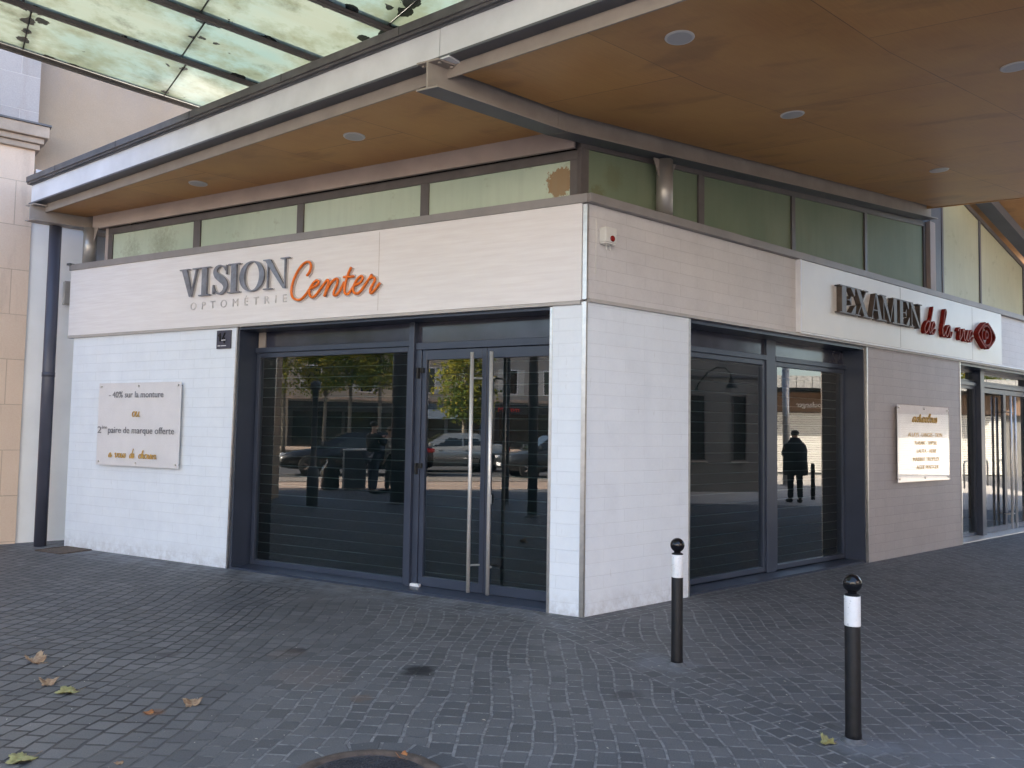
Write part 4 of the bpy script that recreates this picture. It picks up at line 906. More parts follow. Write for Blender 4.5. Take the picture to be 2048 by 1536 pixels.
script(m, 'acheelous', FR, 6.20, 6.98, 1.80, .10, .008, .062, 0, tube=True, asc=.6); m.build('script_print', M['gold'], pb)
for i, (tx, a, b) in enumerate((('ALLAYS - LANGES - TION', 6.08, 7.15), ('PLAISANT - TOPYSEL', 6.28, 6.98), ('LAUTA - AERIE', 6.34, 6.96), ('MAISBLE TROPLEX', 6.22, 7.05), ('AGUE PENTGER', 6.32, 7.02))): text(tx, FR, a, b, 1.60 - i * .112, .075, .0595, 'gold', pb, 'print')
pq = empty('house_number_plaque', FL(4.50, 0, 2.48)); tag(pq, 'small black plaque with the number 14 on the white tiles', 'number plaque')
m = MB(); m.box(FL, 4.385, 4.61, .001, .022, 2.478, 2.69); m.build('plate', M['plaque'], pq, bevel=.004)
m = MB(); strip(m, FL, [(4.575, 2.625), (4.548, 2.655), (4.548, 2.56)], .014, .0225, .034)
strip(m, FL, [(4.468, 2.662), (4.517, 2.575), (4.445, 2.575)], .013, .0225, .034); strip(m, FL, [(4.478, 2.605), (4.478, 2.54)], .012, .0228, .0345); m.build('digits', M['ink'], pq)
m = MB(); m.box(FL, 4.448, 4.515, .0346, .037, 2.571, 2.579); m.box(FL, 4.54, 4.585, .0222, .024, 2.508, 2.516); m.box(FL, 4.45, 4.53, .0222, .024, 2.508, 2.516); m.build('pale_marks', M['white_paint'], pq)
si = empty('alarm_box', FR(.235, 0, 3.28)); tag(si, 'small white alarm box with round dark red lens near the building corner', 'alarm box')
m = MB(); m.box(FR, .16, .30, .0, .085, 3.29, 3.425); m.build('housing', M['white_plastic'], si, bevel=.006)
m = MB(); m.lathe(FR(.245, .085, 3.325), [(.028, 0), (.028, .006), (.020, .012)], 20, axis=NR); m.build('lens', M['red_plastic'], si)
m = MB(); m.box(FR, .165, .30, .01, .075, 3.278, 3.289)
for s_ in (.195, .245): m.tube(smooth([FR(s_, .04, 3.28), FR(s_ + .016, .045, 3.262), FR(s_, .05, 3.246), FR(s_ + .012, .05, 3.232), FR(s_ + .018, .05, 3.222)], 4) if False else [FR(s_, .04, 3.28), FR(s_ + .014, .045, 3.264), FR(s_ + .002, .05, 3.25), FR(s_ + .016, .05, 3.236), FR(s_, .05, 3.224)], .0045, 6)
m.tube([FR(.30, .05, 3.385), FR(.335, .05, 3.385)], .004, 6); m.build('hook', M['white_plastic'], si)
m = MB(); m.box(FR, .115, .121, .0005, .006, 3.0, 3.5); m.build('cable_cover', M['white_plastic'], si)
ds = MB(); c = Vector((-1.575, 1.134, 0)); Fd = frame(c, UL, NL); ds.box(Fd, -.055, .055, -.02, .02, .022, .050); ds.box(Fd, -.045, .045, -.025, .015, 0, .022)
tag(ds.build('door_stop', M['white_paint'], loc=c, bevel=.004), 'small white door stop block beside the mullion foot', 'door stop')

# ================================================================== BOLLARDS, MANHOLE, DRAIN, LEAVES
M['mortar'] = simple('patched_mortar', (.12, .125, .135), .9, var=.35, scale=30, bump=.5)
def chip():
    k = N('chipped_white_band'); p = k.obj(); n1 = k.noise(p, 55, 5, .7); c = k.mix(k.ramp((n1, 0), [(.62, .0), (.66, 1.0)]), (.80, .81, .83), (.10, .10, .11)); c = k.mix(k.math('MULTIPLY', k.ramp((k.noise(p, 12, 4), 0), [(.4, .0), (.7, 1.0)]), .2), c, (.5, .5, .5)); k.pbsdf(c, .45, 0, k.bump((n1, 0), .2, .002)); return k.m
M['band_white'] = chip()
def bollard(x, y, lab):
    b = empty('bollard', (x, y, 0)); tag(b, lab, 'bollard', 'bollards in front of the corner')
    m = MB(); m.lathe((x, y, 0), [(.042, 0), (.042, .04), (.040, .05), (.040, .755), (.036, .762), (.020, .766)], 32); m.build('post', M['black'], b)
    m = MB(); m.lathe((x, y, 0), [(.066, .0), (.060, .004), (.046, .007), (.044, .02)], 24); m.build('mortar_collar', M['mortar'], b)
    m = MB(); m.lathe((x, y, 0), [(.0408, .598), (.0412, .600), (.0412, .752), (.0408, .754)], 32); m.build('white_band', M['band_white'], b)
    m = MB(); pr = [(.022, .762), (.024, .770)] + [(.049 * math.sin(t), .818 - .049 * math.cos(t)) for t in [R_(28 + i * 152 / 14) for i in range(15)]]
    m.lathe((x, y, 0), pr, 32); m.build('ball_cap', M['black_gloss'], b); return b
bollard(1.185, -2.689, 'black bollard with white band, nearest to the camera, by the dry leaf')
bollard(.535, -1.352, 'black bollard with white band, nearest to the white corner pillar')
mh = empty('manhole_cover', (-1.27, -3.30, 0)); tag(mh, 'round cast iron manhole cover in a rusty ring among the setts', 'manhole cover')
m = MB(); m.lathe((-1.27, -3.30, 0), [(.372, .002), (.372, .012), (.355, .016), (.318, .014), (.312, .004), (.30, -.0)], 64); m.build('ring_frame', M['rust'], mh)
m = MB(); m.lathe((-1.27, -3.30, 0), [(.303, .001), (.303, .009), (.298, .010), (.01, .010)], 64, smooth=False); m.build('lid', M['iron'], mh)
m = MB()
for i in range(-9, 10):
    for j in range(-9, 10):
        x, y = i * .033, j * .033 + (i % 2) * .0165
        if x * x + y * y < .285 ** 2:
            for a in (90, 210, 330):
                a = R_(a + (i + 2 * j) % 3 * 60); Fm = frame(Vector((-1.27 + x, -3.30 + y, 0)), Vector((math.cos(a), math.sin(a), 0)), Vector((-math.sin(a), math.cos(a), 0)))
                m.box(Fm, .001, .0155, -.0028, .0028, .0102, .0145, skip='d')
m.build('tread_pattern', M['iron'], mh)
dg = empty('drain_tray', (-6.23, 3.17, 0)); tag(dg, 'shallow rusty gravel drain tray at the foot of the white wall', 'drain')
Fg = frame(Vector((-6.235, 3.165, 0)), UL, NL)
m = MB(); m.box(Fg, -.25, .25, -.19, .19, .0, .007); m.build('gravel_bed', M['drain'], dg)
m = MB(); m.box(Fg, -.265, -.25, -.205, .205, 0, .014); m.box(Fg, .25, .265, -.205, .205, 0, .014); m.box(Fg, -.25, .25, .19, .205, 0, .0138); m.box(Fg, -.25, .25, -.205, -.19, 0, .0138); m.build('tray_rim', M['rust'], dg)
def leafmat(name, c1, c2):
    k = N(name); p = k.obj(); n1 = k.noise(p, 35, 4); n2 = k.noise(p, 140, 3)
    c = k.mix(k.ramp((n1, 0), [(.38, 0.0), (.62, 1.0)]), c1, c2); c = k.mix(.25, c, (n2, 0), 'OVERLAY'); k.pbsdf(c, .6, 0, k.bump((n2, 0), .4, .003)); return k.m
M['leaf_tan'] = leafmat('leaf_tan', (.42, .30, .19), (.24, .14, .08)); M['leaf_green'] = leafmat('leaf_green', (.36, .36, .15), (.24, .22, .09)); M['leaf_orange'] = leafmat('leaf_orange', (.50, .20, .05), (.30, .11, .04))
def leaf_on_ground(x, y, r, rz, curl, mat, lab, seed):
    rnd = random.Random(seed); out = []; lobes = 5; n = 50
    for i in range(n):
        t = 2 * math.pi * i / n; d = abs(math.cos((t - math.pi / 2) * lobes / 2 * .9)); rad = r * (.66 + .34 * d ** 1.3) * (1 + .08 * math.sin(t * 23 + seed)) * (.72 if abs(t - 1.5 * math.pi) < .35 else 1)
        out.append((math.cos(t) * rad, math.sin(t) * rad * .92))
    ca, sa = math.cos(rz), math.sin(rz); ph = rnd.random() * 6
    def zf(a, b): 
        q = a / r; return max(.0006, .0035 + curl * r * (abs(q) ** 1.6) * .9 + r * .10 * math.sin(a / r * 5 + ph) * math.cos(b / r * 4 + ph) + curl * .25 * b)
    def tr(a, b): return Vector((x + (a * (1 - curl * .35)) * ca - b * sa, y + a * (1 - curl * .35) * sa + b * ca, zf(a, b)))
    m = MB(); rings = [0, .35, .68, 1.0]
    for ri in range(1, 4):
        for i in range(n):
            j = (i + 1) % n; f0, f1 = rings[ri - 1], rings[ri]
            q = [tr(out[i][0] * f0, out[i][1] * f0), tr(out[i][0] * f1, out[i][1] * f1), tr(out[j][0] * f1, out[j][1] * f1), tr(out[j][0] * f0, out[j][1] * f0)]
            m.face(q if f0 > 0 else q[:3], smooth=True)
    ro = empty('fallen_leaf', (x, y, 0)); tag(ro, lab, 'leaf', 'dry leaves on the paving')
    l = m.build('blade', M[mat], ro); md = l.modifiers.new('s', 'SOLIDIFY'); md.thickness = .0009
    m = MB(); m.tube([tr(0, -r * .2) + Z * .001, tr(0, -r * .8) + Z * .004, tr(r * .1, -r * 1.3) + Z * .012], .0012, 5); m.build('stalk', M['leaf_tan'], ro)
leaf_on_ground(-3.79, -1.55, .085, 1.2, .75, 'leaf_tan', 'curled tan leaf lying furthest from the camera on the left', 1)
leaf_on_ground(-3.45, -1.98, .068, .4, .55, 'leaf_tan', 'small brown leaf just behind the yellow green leaf', 2)
leaf_on_ground(-3.25, -2.13, .075, 2.2, .30, 'leaf_green', 'yellow green leaf beside the small brown leaf', 3)
leaf_on_ground(-2.44, -2.30, .066, .2, .50, 'leaf_tan', 'crisp tan leaf in the middle of the paving', 4)
leaf_on_ground(-2.62, -2.46, .034, 1.0, .4, 'leaf_orange', 'tiny dark brown leaf scrap left of the tan leaf', 5)
leaf_on_ground(-2.93, -3.10, .078, 2.6, .25, 'leaf_green', 'green leaf at the bottom left corner of the picture', 6)
leaf_on_ground(-1.145, -3.005, .038, .7, .8, 'leaf_orange', 'curled orange leaf on the rim of the manhole', 7)
leaf_on_ground(1.03, -2.745, .055, 2.0, .9, 'leaf_green', 'folded pale green leaf at the foot of the near bollard', 8)
leaf_on_ground(-2.46, -3.12, .024, .7, .3, 'leaf_tan', 'tiny pale leaf scrap near the bottom edge', 9)
m = MB(); rnd = random.Random(4)
for i in range(900):
    x, y = rnd.uniform(-5, 2.6), rnd.uniform(-3.4, 1.2)
    if Vector((x, y, 0)).dot(NL) < .1 or Vector((x, y, 0)).dot(NR) < .05 and x > 0: continue
    s_ = rnd.uniform(.002, .006); a = rnd.random() * 3; d = Vector((math.cos(a), math.sin(a), 0)) * s_ * rnd.choice((1, 1, 2.5)); e_ = Vector((-math.sin(a), math.cos(a), 0)) * s_ * .6
    c = Vector((x, y, .002)); m.face([c - d, c + e_, c + d, c - e_ + Z * .003])
tag(m.build('ground_litter', M['litter'] if 'litter' in M else M['leaf_tan']), 'tiny pale grit and leaf crumbs scattered over the paving', 'litter', kind='stuff')

# ================================================================== THE STREET SEEN IN THE GLASS
M['car_black'] = simple('car_paint_black', (.006, .007, .009), .25, var=.05, coat=.35); M['car_silver'] = simple('car_paint_silver', (.42, .42, .38), .3, .5, var=.05, coat=1); M['car_grey'] = simple('car_paint_grey', (.030, .034, .038), .3, .2, var=.05, coat=.4)
M['car_glass'] = simple('car_glass', (.015, .02, .02), .05, spec=.8); M['chrome'] = simple('chrome', (.7, .7, .7), .12, 1); M['tail'] = simple('tail_light', (.45, .01, .01), .15, coat=1); M['head'] = simple('head_light', (.65, .66, .68), .1, coat=1)
def car(t, n, paint, lab, Lc=4.7, Wc=1.82, H=1.46, estate=False):
    c = TD * t + TN * n; r_ = empty('parked_car', c); tag(r_, lab, 'car', 'cars parked along the street')
    F = frame(c, -TD, TN)        # s forward, o to the near side
    f = Lc / 4.7
    # outline stations (s, zlow, zbelt, half width)
    st = [(-2.33, .42, .78, .74), (-2.28, .30, .96, .84), (-2.0, .24, 1.02, .89), (-1.2, .22, 1.00, .91), (-.2, .22, .96, .91), (.8, .22, .93, .91), (1.35, .22, .86, .90), (1.9, .24, .78, .87), (2.22, .28, .68, .80), (2.34, .36, .58, .68)]
    m = MB(); rings = []
    for s, zl, zb, hw in st:
        hw = hw * Wc / 1.82; ring = [(-hw * .90, zl), (-hw, (zl + zb) * .45), (-hw, (zl + zb) * .56), (-hw * .93, zb), (-hw * .45, zb + .03), (hw * .45, zb + .03), (hw * .93, zb), (hw, (zl + zb) * .56), (hw, (zl + zb) * .45), (hw * .90, zl)]
        rings.append([F(s * f, o, z) for o, z in ring])
    for a, b in zip(rings, rings[1:]):
        for i in range(len(a)): j = (i + 1) % len(a); m.face([a[i], a[j], b[j], b[i]], smooth=True)
    m.face(rings[0]); m.face(rings[-1]); body = m.build('body', M[paint], r_)
    # cabin
    rear = -2.18 if estate else -1.75
    cab = [(rear, .98, .80), (rear + (.18 if estate else .55), H - .10, .62), (rear + .75, H - .01, .60), (-.2, H, .60), (.35, H - .04, .59), (1.30, .90, .76)]
    m = MB(); rg = []
    for s, z, hw in cab: rg.append((F(s * f, -hw, z), F(s * f, hw, z)))
    for (a0, a1), (b0, b1) in zip(rg, rg[1:]): m.face([a0, a1, b1, b0], smooth=False)
    side = lambda sg: [F(s * f, sg * hw, z) for s, z, hw in cab]
    bl = [F(s * f, 0, .9) for s, _, _ in cab]
    for sg in (-1, 1):
        sd_ = side(sg); base = [F(s * f, sg * .80, .93) for s, _, _ in cab]
        for i in range(len(sd_) - 1): m.face([base[i], base[i + 1], sd_[i + 1], sd_[i]])
    m.build('roof', M[paint], r_)
    # glazing proud of the cabin by a few millimetres
    m = MB()
    for sg in (-1, 1):
        def w_(s, u):   # point on side plane at s, u=0 belt .. 1 roof
            zt_ = None
            for (s0, z0, h0), (s1, z1, h1) in zip(cab, cab[1:]):
                if s0 <= s <= s1: q = (s - s0) / (s1 - s0); zt_ = z0 + (z1 - z0) * q; ht = h0 + (h1 - h0) * q
            return F(s * f, sg * (.80 + (ht - .80) * u + .010), .95 + (zt_ - .05 - .95) * u)
        a_ = rear + (.30 if estate else .50)
        for s0, s1 in ((a_, -.42), (-.34, .98)):
            n_ = 6; tp = [w_(s0 + (s1 - s0) * i / n_, 1 if (i > 0 or s0 > -1) else .75) for i in range(n_ + 1)]; bt = [w_(s0 + (s1 - s0) * i / n_, .0) for i in range(n_ + 1)]
            for i in range(n_): m.face([bt[i], bt[i + 1], tp[i + 1], tp[i]])
    m.build('side_windows', M['car_glass'], r_)
    m = MB(); e = .012
    m.face([F(.42 * f, -.55, H - .04 + e), F(.42 * f, .55, H - .04 + e), F(1.24 * f, .70, .94 + e), F(1.24 * f, -.70, .94 + e)]); m.build('windscreen', M['car_glass'], r_)
    m = MB(); m.face([F((cab[1][0] - .02) * f, -.52, cab[1][1] - .02 + e), F((cab[1][0] - .02) * f, .52, cab[1][1] - .02 + e), F((cab[0][0] + .03) * f - e, .68, 1.03), F((cab[0][0] + .03) * f - e, -.68, 1.03)]); m.build('rear_window', M['car_glass'], r_)
    for s in (-1.42, 1.42):
        for sg in (-1, 1):
            cc = F(s * f, sg * (Wc / 2 - .22), .32); ax = TN * sg
            m = MB(); m.lathe(cc, [(.24, .0), (.32, .02), (.325, .10), (.325, .20), (.29, .232), (.22, .232)], 28, axis=ax); w_o = m.build('wheel', M['rubber'], r_, loc=cc)
            m = MB(); m.lathe(cc, [(.225, .19), (.225, .226), (.21, .236), (.19, .222), (.06, .215), (.05, .236), (.02, .24)], 28, axis=ax)
            m.build('rim', M['rubber'], w_o)
            m = MB()
            vx = TD; vz = Z
            for q in range(7):
                a = q * math.tau / 7; dv_ = vx * math.cos(a) + vz * math.sin(a); pv = ax.cross(dv_) * .022; b0 = cc + ax * .236
                m.face([b0 + dv_ * .04 - pv, b0 + dv_ * .04 + pv, b0 + dv_ * .215 + pv * .8, b0 + dv_ * .215 - pv * .8])
            m.build('spokes', M['chrome'], w_o)
            m = MB(); m.lathe(F(s * f, sg * (Wc / 2 - .035), .34), [(.37, -.10), (.37, .030), (.33, .034)], 28, axis=ax); m.build('wheel_arch', M['rubber'], r_)
    for sg in (-1, 1):
        m = MB(); m.box(F, 2.0 * f, 2.30 * f, sg * .56 - .14, sg * .56 + .17 * (1 if sg > 0 else 1), .60, .72); m.build('headlight', M['head'], r_, bevel=.03)
        m = MB(); m.box(F, -2.345 * f, -2.02 * f, sg * .70 - .15, sg * .70 + .15, .80, .93); m.build('taillight', M['tail'], r_, bevel=.02)
        m = MB(); m.box(F, .92 * f, 1.08 * f, sg * .98 - .08, sg * .98 + .08, .98, 1.10); m.build('door_mirror', M[paint], r_, bevel=.03)
        m = MB(); m.box(F, -1.0 * f, 1.05 * f, sg * .915 - .012, sg * .915 + .012, .50, .54); m.box(F, -.55, -.40, sg * .90 - .02, sg * .90 + .02, .80, .83); m.box(F, .45, .60, sg * .90 - .02, sg * .90 + .02, .79, .82); m.build('side_trim', M['chrome'] if paint == 'car_silver' else M['rubber'], r_)
    m = MB(); m.box(F, -2.37 * f, -2.33 * f, -.26, .26, .62, .73); m.box(F, 2.33 * f, 2.37 * f, -.26, .26, .38, .49); m.build('number_plate', M['white_paint'], r_)
    return r_
car(-.62, -20.66, 'car_black', 'black estate car parked in front of the silver one', 5.1, estate=True)
car(3.1, -23.1, 'car_silver', 'silver hatchback parked behind the black estate', 4.3)
car(6.2, -19.55, 'car_grey', 'dark grey car whose bonnet shows beside the canopy column', 4.2)

# people --------------------------------------------------------------
def person(x, y, heading, h, cloth, legs, hair, lab, pose='stand', skin=(.46, .27, .19), long_coat=False):
    r_ = empty('person', (x, y, 0)); tag(r_, lab, 'person'); sx = h / 1.75
    skm = simple('skin_' + str(round(x, 1)), skin, .55, var=.06)
    a = heading; fx_, fy_ = math.sin(a), math.cos(a)
    def W_(rx, fy2, z): return Vector((rx * fy_ + fy2 * fx_, -rx * fx_ + fy2 * fy_, z)) * sx       # right, forward, up
    J_ = {'pel': (0, 0, .95), 'wst': (0, 0, 1.10), 'chs': (0, .01, 1.32), 'nb': (0, 0, 1.47), 'nk': (0, .01, 1.53), 'hd': (0, .03, 1.62), 'tp': (0, .02, 1.71)}
    R0 = {'pel': .15, 'wst': .135, 'chs': .155, 'nb': .07, 'nk': .055, 'hd': .088, 'tp': .062}
    for sg, n in ((-1, 'l'), (1, 'r')):
        st = .05 * sg if pose != 'walk' else .16 * sg
        J_.update({n + 'hip': (.09 * sg, 0, .90), n + 'kn': (.10 * sg, .02 + st * .5, .50), n + 'an': (.10 * sg, st, .09), n + 'to': (.12 * sg, .17 + st, .035), n + 'sh': (.19 * sg, 0, 1.40)})
        R0.update({n + 'hip': .088, n + 'kn': .058, n + 'an': .042, n + 'to': .038, n + 'sh': .062})
        if pose == 'phone' : el, wr, hn = (.24 * sg, .10, 1.17), (.10 * sg, .30, 1.30), (.07 * sg, .36, 1.36)
        elif pose == 'fold': el, wr, hn = (.27 * sg, .08, 1.14), (.02 * sg, .25, 1.16 + .02 * sg), (-.08 * sg, .25, 1.17)
        else: el, wr, hn = (.25 * sg, -.02, 1.13), (.25 * sg, .08, .89), (.25 * sg, .10, .82)
        J_.update({n + 'el': el, n + 'wr': wr, n + 'hn': hn}); R0.update({n + 'el': .045, n + 'wr': .030, n + 'hn': .034})
    E_ = [('pel', 'wst'), ('wst', 'chs'), ('chs', 'nb'), ('nb', 'nk'), ('nk', 'hd'), ('hd', 'tp')]
    for n in 'lr': E_ += [('pel', n + 'hip'), (n + 'hip', n + 'kn'), (n + 'kn', n + 'an'), (n + 'an', n + 'to'), ('chs', n + 'sh'), (n + 'sh', n + 'el'), (n + 'el', n + 'wr'), (n + 'wr', n + 'hn')]
    V_ = dict(J_); RR = dict(R0)
    for sg, n in ((-1, 'l'), (1, 'r')):       # four fingers and a thumb
        hx, hy, hz = J_[n + 'hn']; wx, wy, wz = J_[n + 'wr']; d = Vector((hx - wx, hy - wy, hz - wz)).normalized(); sd_ = Vector((1, 0, 0)) if abs(d.x) < .8 else Vector((0, 0, 1))
        for q in range(4):
            b = Vector((hx, hy, hz)) + sd_ * (q - 1.5) * .019 + d * .02; ln = (.055, .068, .064, .048)[q]
            k1, k2 = n + 'f%da' % q, n + 'f%db' % q; V_[k1] = tuple(b + d * ln * .5); V_[k2] = tuple(b + d * ln + Vector((0, .015, -.008))); RR[k1] = .009; RR[k2] = .008; E_ += [(n + 'hn', k1), (k1, k2)]
        tb = n + 'th'; V_[tb] = tuple(Vector((hx, hy, hz)) - sd_ * .045 + Vector((0, .03, .01))); RR[tb] = .010; E_.append((n + 'wr', tb))
    def skinmesh(name, keys, edges, rad, mat, parent, root='pel', lv=2):
        ks = list(keys); me = bpy.data.meshes.new(name); me.from_pydata([W_(*V_[k_]) for k_ in ks], [(ks.index(p_), ks.index(q_)) for p_, q_ in edges if p_ in ks and q_ in ks], [])
        o = bpy.data.objects.new(name, me); COL.objects.link(o); o.parent = parent; me.materials.append(mat)
        md = o.modifiers.new('skin', 'SKIN'); md.use_smooth_shade = True; md.branch_smoothing = .6
        for i, k_ in enumerate(ks):
            v = me.skin_vertices[0].data[i]; rr = rad(k_) * sx; v.radius = (rr, rr); v.use_root = (k_ == root)
        s2 = o.modifiers.new('sub', 'SUBSURF'); s2.levels = 1; s2.render_levels = lv; return o
    skinmesh('body', V_.keys(), E_, lambda k_: RR[k_], skm, r_)
    up = ['pel', 'wst', 'chs', 'nb'] + [n + e for n in 'lr' for e in ('sh', 'el', 'wr')]
    skinmesh('jacket', up, E_, lambda k_: RR[k_] + {'nb': .012, 'wst': .05, 'pel': .06}.get(k_, .022), M[cloth], r_, 'chs')
    lo = ['pel'] + [n + e for n in 'lr' for e in ('hip', 'kn', 'an')]
    skinmesh('trousers', lo, E_, lambda k_: RR[k_] + (.018 if 'an' not in k_ else .03), M[legs], r_)
    if long_coat:
        m = MB(); c0 = Vector((x, y, 0)); m.lathe(c0, [(.27 * sx, .66 * sx), (.29 * sx, .74 * sx), (.275 * sx, 1.0 * sx), (.27 * sx, 1.2 * sx), (.25 * sx, 1.36 * sx), (.13 * sx, 1.50 * sx), (.11 * sx, 1.56 * sx)], 20); m.build('coat', M[cloth], r_)
    for n in 'lr':
        a1, t1 = W_(*V_[n + 'an']), W_(*V_[n + 'to']); m = MB(); m.tube([Vector((x, y, 0)) + Vector((a1.x, a1.y, .05)) - (t1 - a1).normalized() * .06, Vector((x, y, 0)) + Vector((a1.x, a1.y, .055)), Vector((x, y, 0)) + Vector((t1.x, t1.y, .042)), Vector((x, y, 0)) + Vector((t1.x, t1.y, .035)) + (t1 - a1).normalized() * .05], [.035, .052, .045, .022], 10); m.build('shoe', M['rubber'], r_)
    hd = Vector((x, y, 0)) + W_(0, .0, 1.655); m = MB(); m.lathe(hd - Z * .04, [(.080 * sx, 0), (.098 * sx, .03), (.096 * sx, .07), (.07 * sx, .11), (.02, .125)], 16); ho = m.build('hair', M[hair], r_)
    # face: nose, eyes, mouth, ears
    m = MB(); fc = Vector((x, y, 0)); fh = lambda rx, f_, z: fc + W_(rx, f_, z)
    m.tube([fh(0, .115, 1.64), fh(0, .135, 1.61), fh(0, .118, 1.595)], [.006, .012, .008], 8); m.build('nose', skm, r_)
    m = MB()
    for sg in (-1, 1): m.lathe(fh(.033 * sg, .108, 1.635), [(.010, -.004), (.009, .004), (.003, .007)], 8, axis=(fh(0, 1, 0) - fh(0, 0, 0)))
    m.box(frame(fh(0, .108, 0), fh(1, 0, 0) - fh(0, 0, 0), fh(0, 1, 0) - fh(0, 0, 0)), -.022, .022, -.003, .006, 1.562 * sx, 1.569 * sx); m.build('eyes_and_mouth', M['rubber'], r_)
    return r_
M['cloth_dark'] = simple('dark_jacket', (.012, .013, .017), .8, bump=.2); M['cloth_blue'] = simple('navy_jeans', (.035, .045, .075), .8, bump=.2); M['cloth_pale'] = simple('pale_patterned_top', (.40, .36, .31), .8, var=.6, scale=14); M['hair_dark'] = simple('dark_hair', (.02, .015, .012), .6); M['hair_fair'] = simple('brown_hair', (.14, .08, .04), .6); M['bag_shine'] = simple('shiny_black_bag', (.03, .03, .032), .18, var=.3, scale=8, bump=.9, bscale=12)
person(-12.45, -2.85, R_(200), 1.78, 'cloth_dark', 'cloth_blue', 'hair_dark', 'person in dark jacket and jeans standing with a phone by the big column', 'phone')
person(-12.55, -3.35, R_(320), 1.66, 'cloth_pale', 'cloth_dark', 'hair_fair', 'person in pale patterned top and dark trousers facing the one with the phone', 'stand')
person(12.45, 4.20, R_(100), 1.72, 'cloth_dark', 'cloth_dark', 'hair_dark', 'person in long black coat with folded arms seen as a silhouette', 'fold', long_coat=True)

# bins, posts -----------------------------------------------------------
b_ = empty('litter_bin', (-14.0, -2.75, 0)); tag(b_, 'dark square litter bin with a steel edge at the kerb of the pale walkway', 'litter bin')
Fb = frame(Vector((-14.0, -2.75, 0)), TD, TN); m = MB(); m.box(Fb, -.05, .50, -.3, .3, .05, 1.0); m.build('bin_body', M['beam_dark'], b_, bevel=.02); m = MB(); m.box(Fb, -.09, -.05, .24, .32, 0, 1.05); m.box(Fb, -.06, .52, -.31, .31, 1.001, 1.04); m.build('bin_frame', M['steel'], b_)
m = MB(); m.lathe(Fb(-.38, .05, 0), [(.20, .0), (.24, .10), (.22, .30), (.25, .45), (.20, .60), (.10, .70), (.13, .78)], 16); rb = tag(m.build('rubbish_bag', M['bag_shine'], loc=Fb(-.38, .05, 0)), 'shiny black rubbish bag leaning beside the litter bin', 'rubbish bag')
pp = empty('street_post', (-10.25, -.62, 0)); tag(pp, 'dark post with a thicker base in front of the stone building', 'post')
m = MB(); m.lathe((-10.25, -.62, 0), [(.12, 0), (.12, .72), (.075, .78), (.06, .80), (.06, 2.35), (.10, 2.38), (.10, 2.50), (.04, 2.55)], 20); m.build('post_shaft', M['beam_dark'], pp)

# trees -------------------------------------------------------------------
def foliage_mat():
    k = N('autumn_leaves'); p = k.obj(); n1 = k.noise(p, .8, 3); n2 = k.noise(p, 6, 3)
    c = k.mix(k.ramp((n1, 0), [(.40, 0.0), (.62, 1.0)]), (.12, .17, .04), (.34, .32, .06)); c = k.mix(k.ramp((n2, 0), [(.58, 0.0), (.70, 1.0)]), c, (.70, .45, .05))
    df = k.n('BsdfDiffuse', Color=c); tl = k.n('BsdfTranslucent', Color=c); mx = k.n('MixShader', i0=.4, i1=df, i2=tl); k.t.links.new(mx.outputs[0], k.out.inputs[0]); return k.m
M['foliage'] = foliage_mat(); M['bark'] = simple('pale_bark', (.22, .19, .15), .85, var=.3, scale=5, bump=.4)
crowns = []
def tree(x, y, h0, h1, rad, lab, seed, group='street trees across the road', leaves=5200):
    rnd = random.Random(seed); r_ = empty('street_tree', (x, y, 0)); tag(r_, lab, 'tree', group)
    m = MB(); lean = rnd.uniform(-.15, .15); top = Vector((x + lean, y, (h0 + h1) * .5)); m.tube([Vector((x, y, 0)), Vector((x + lean * .3, y, h0 * .5)), Vector((x + lean, y, h0)), top], [.16, .12, .11, .05], 10)
    for i in range(9):
        a = rnd.random() * math.tau; b0 = Vector((x + lean, y, rnd.uniform(h0 * .85, (h0 + h1) / 2))); e_ = b0 + Vector((math.cos(a), math.sin(a), .9)) * rad * rnd.uniform(.5, .85); m.tube([b0, (b0 + e_) / 2 + Z * .2, e_], [.05, .035, .012], 6)
    m.build('trunk', M['bark'], r_)
    cl = []
    for i in range(60):
        a = rnd.random() * math.tau; rr = rad * math.sqrt(rnd.random()); zz = rnd.uniform(h0 + .2, h1); cl.append((Vector((x + lean + math.cos(a) * rr, y + math.sin(a) * rr, zz)), rnd.uniform(.35, .75)))
    m = MB()
    for i in range(leaves):
        c, s = rnd.choice(cl); d = Vector((rnd.gauss(0, 1), rnd.gauss(0, 1), rnd.gauss(0, .8))) * s * .55; p = c + d
        if p.z < h0 - .2: continue
        u = Vector((rnd.gauss(0, 1), rnd.gauss(0, 1), rnd.gauss(0, 1))).normalized() * rnd.uniform(.07, .13); v = u.cross(Vector((rnd.gauss(0, 1), rnd.gauss(0, 1), rnd.gauss(0, 1)))).normalized() * rnd.uniform(.05, .09)
        m.face([p - u, p + v, p + u, p - v])
    m.build('crown', M['foliage'], r_, merge=False); return r_
TREES = [(-43.0, -6.6, 3.7, 9.5, 2.6, 'first street tree by the dark green shopfront'), (-43.7, -10.0, 3.6, 9.2, 2.4, 'tallest leafy tree above the dark shop fascia'), (-42.6, -12.2, 3.9, 9.0, 2.0, 'thin pale trunked tree between two shopfronts'), (-42.0, -13.6, 3.8, 8.8, 1.9, 'tree whose trunk stands behind the phone user'), (-41.0, -15.2, 4.1, 8.5, 1.8, 'yellowing tree beside the big canopy column'), (-47.5, -4.0, 3.5, 10, 3.0, 'bushy tree at the street end near the stone house')]
for i, (x, y, a, b, c, l) in enumerate(TREES): tree(x, y, a, b, c, l, 20 + i)
tree(-27.4, -13.75, 2.0, 6.5, .95, 'narrow egg shaped tree with low yellow green crown nearer than the row', 41, leaves=4500)
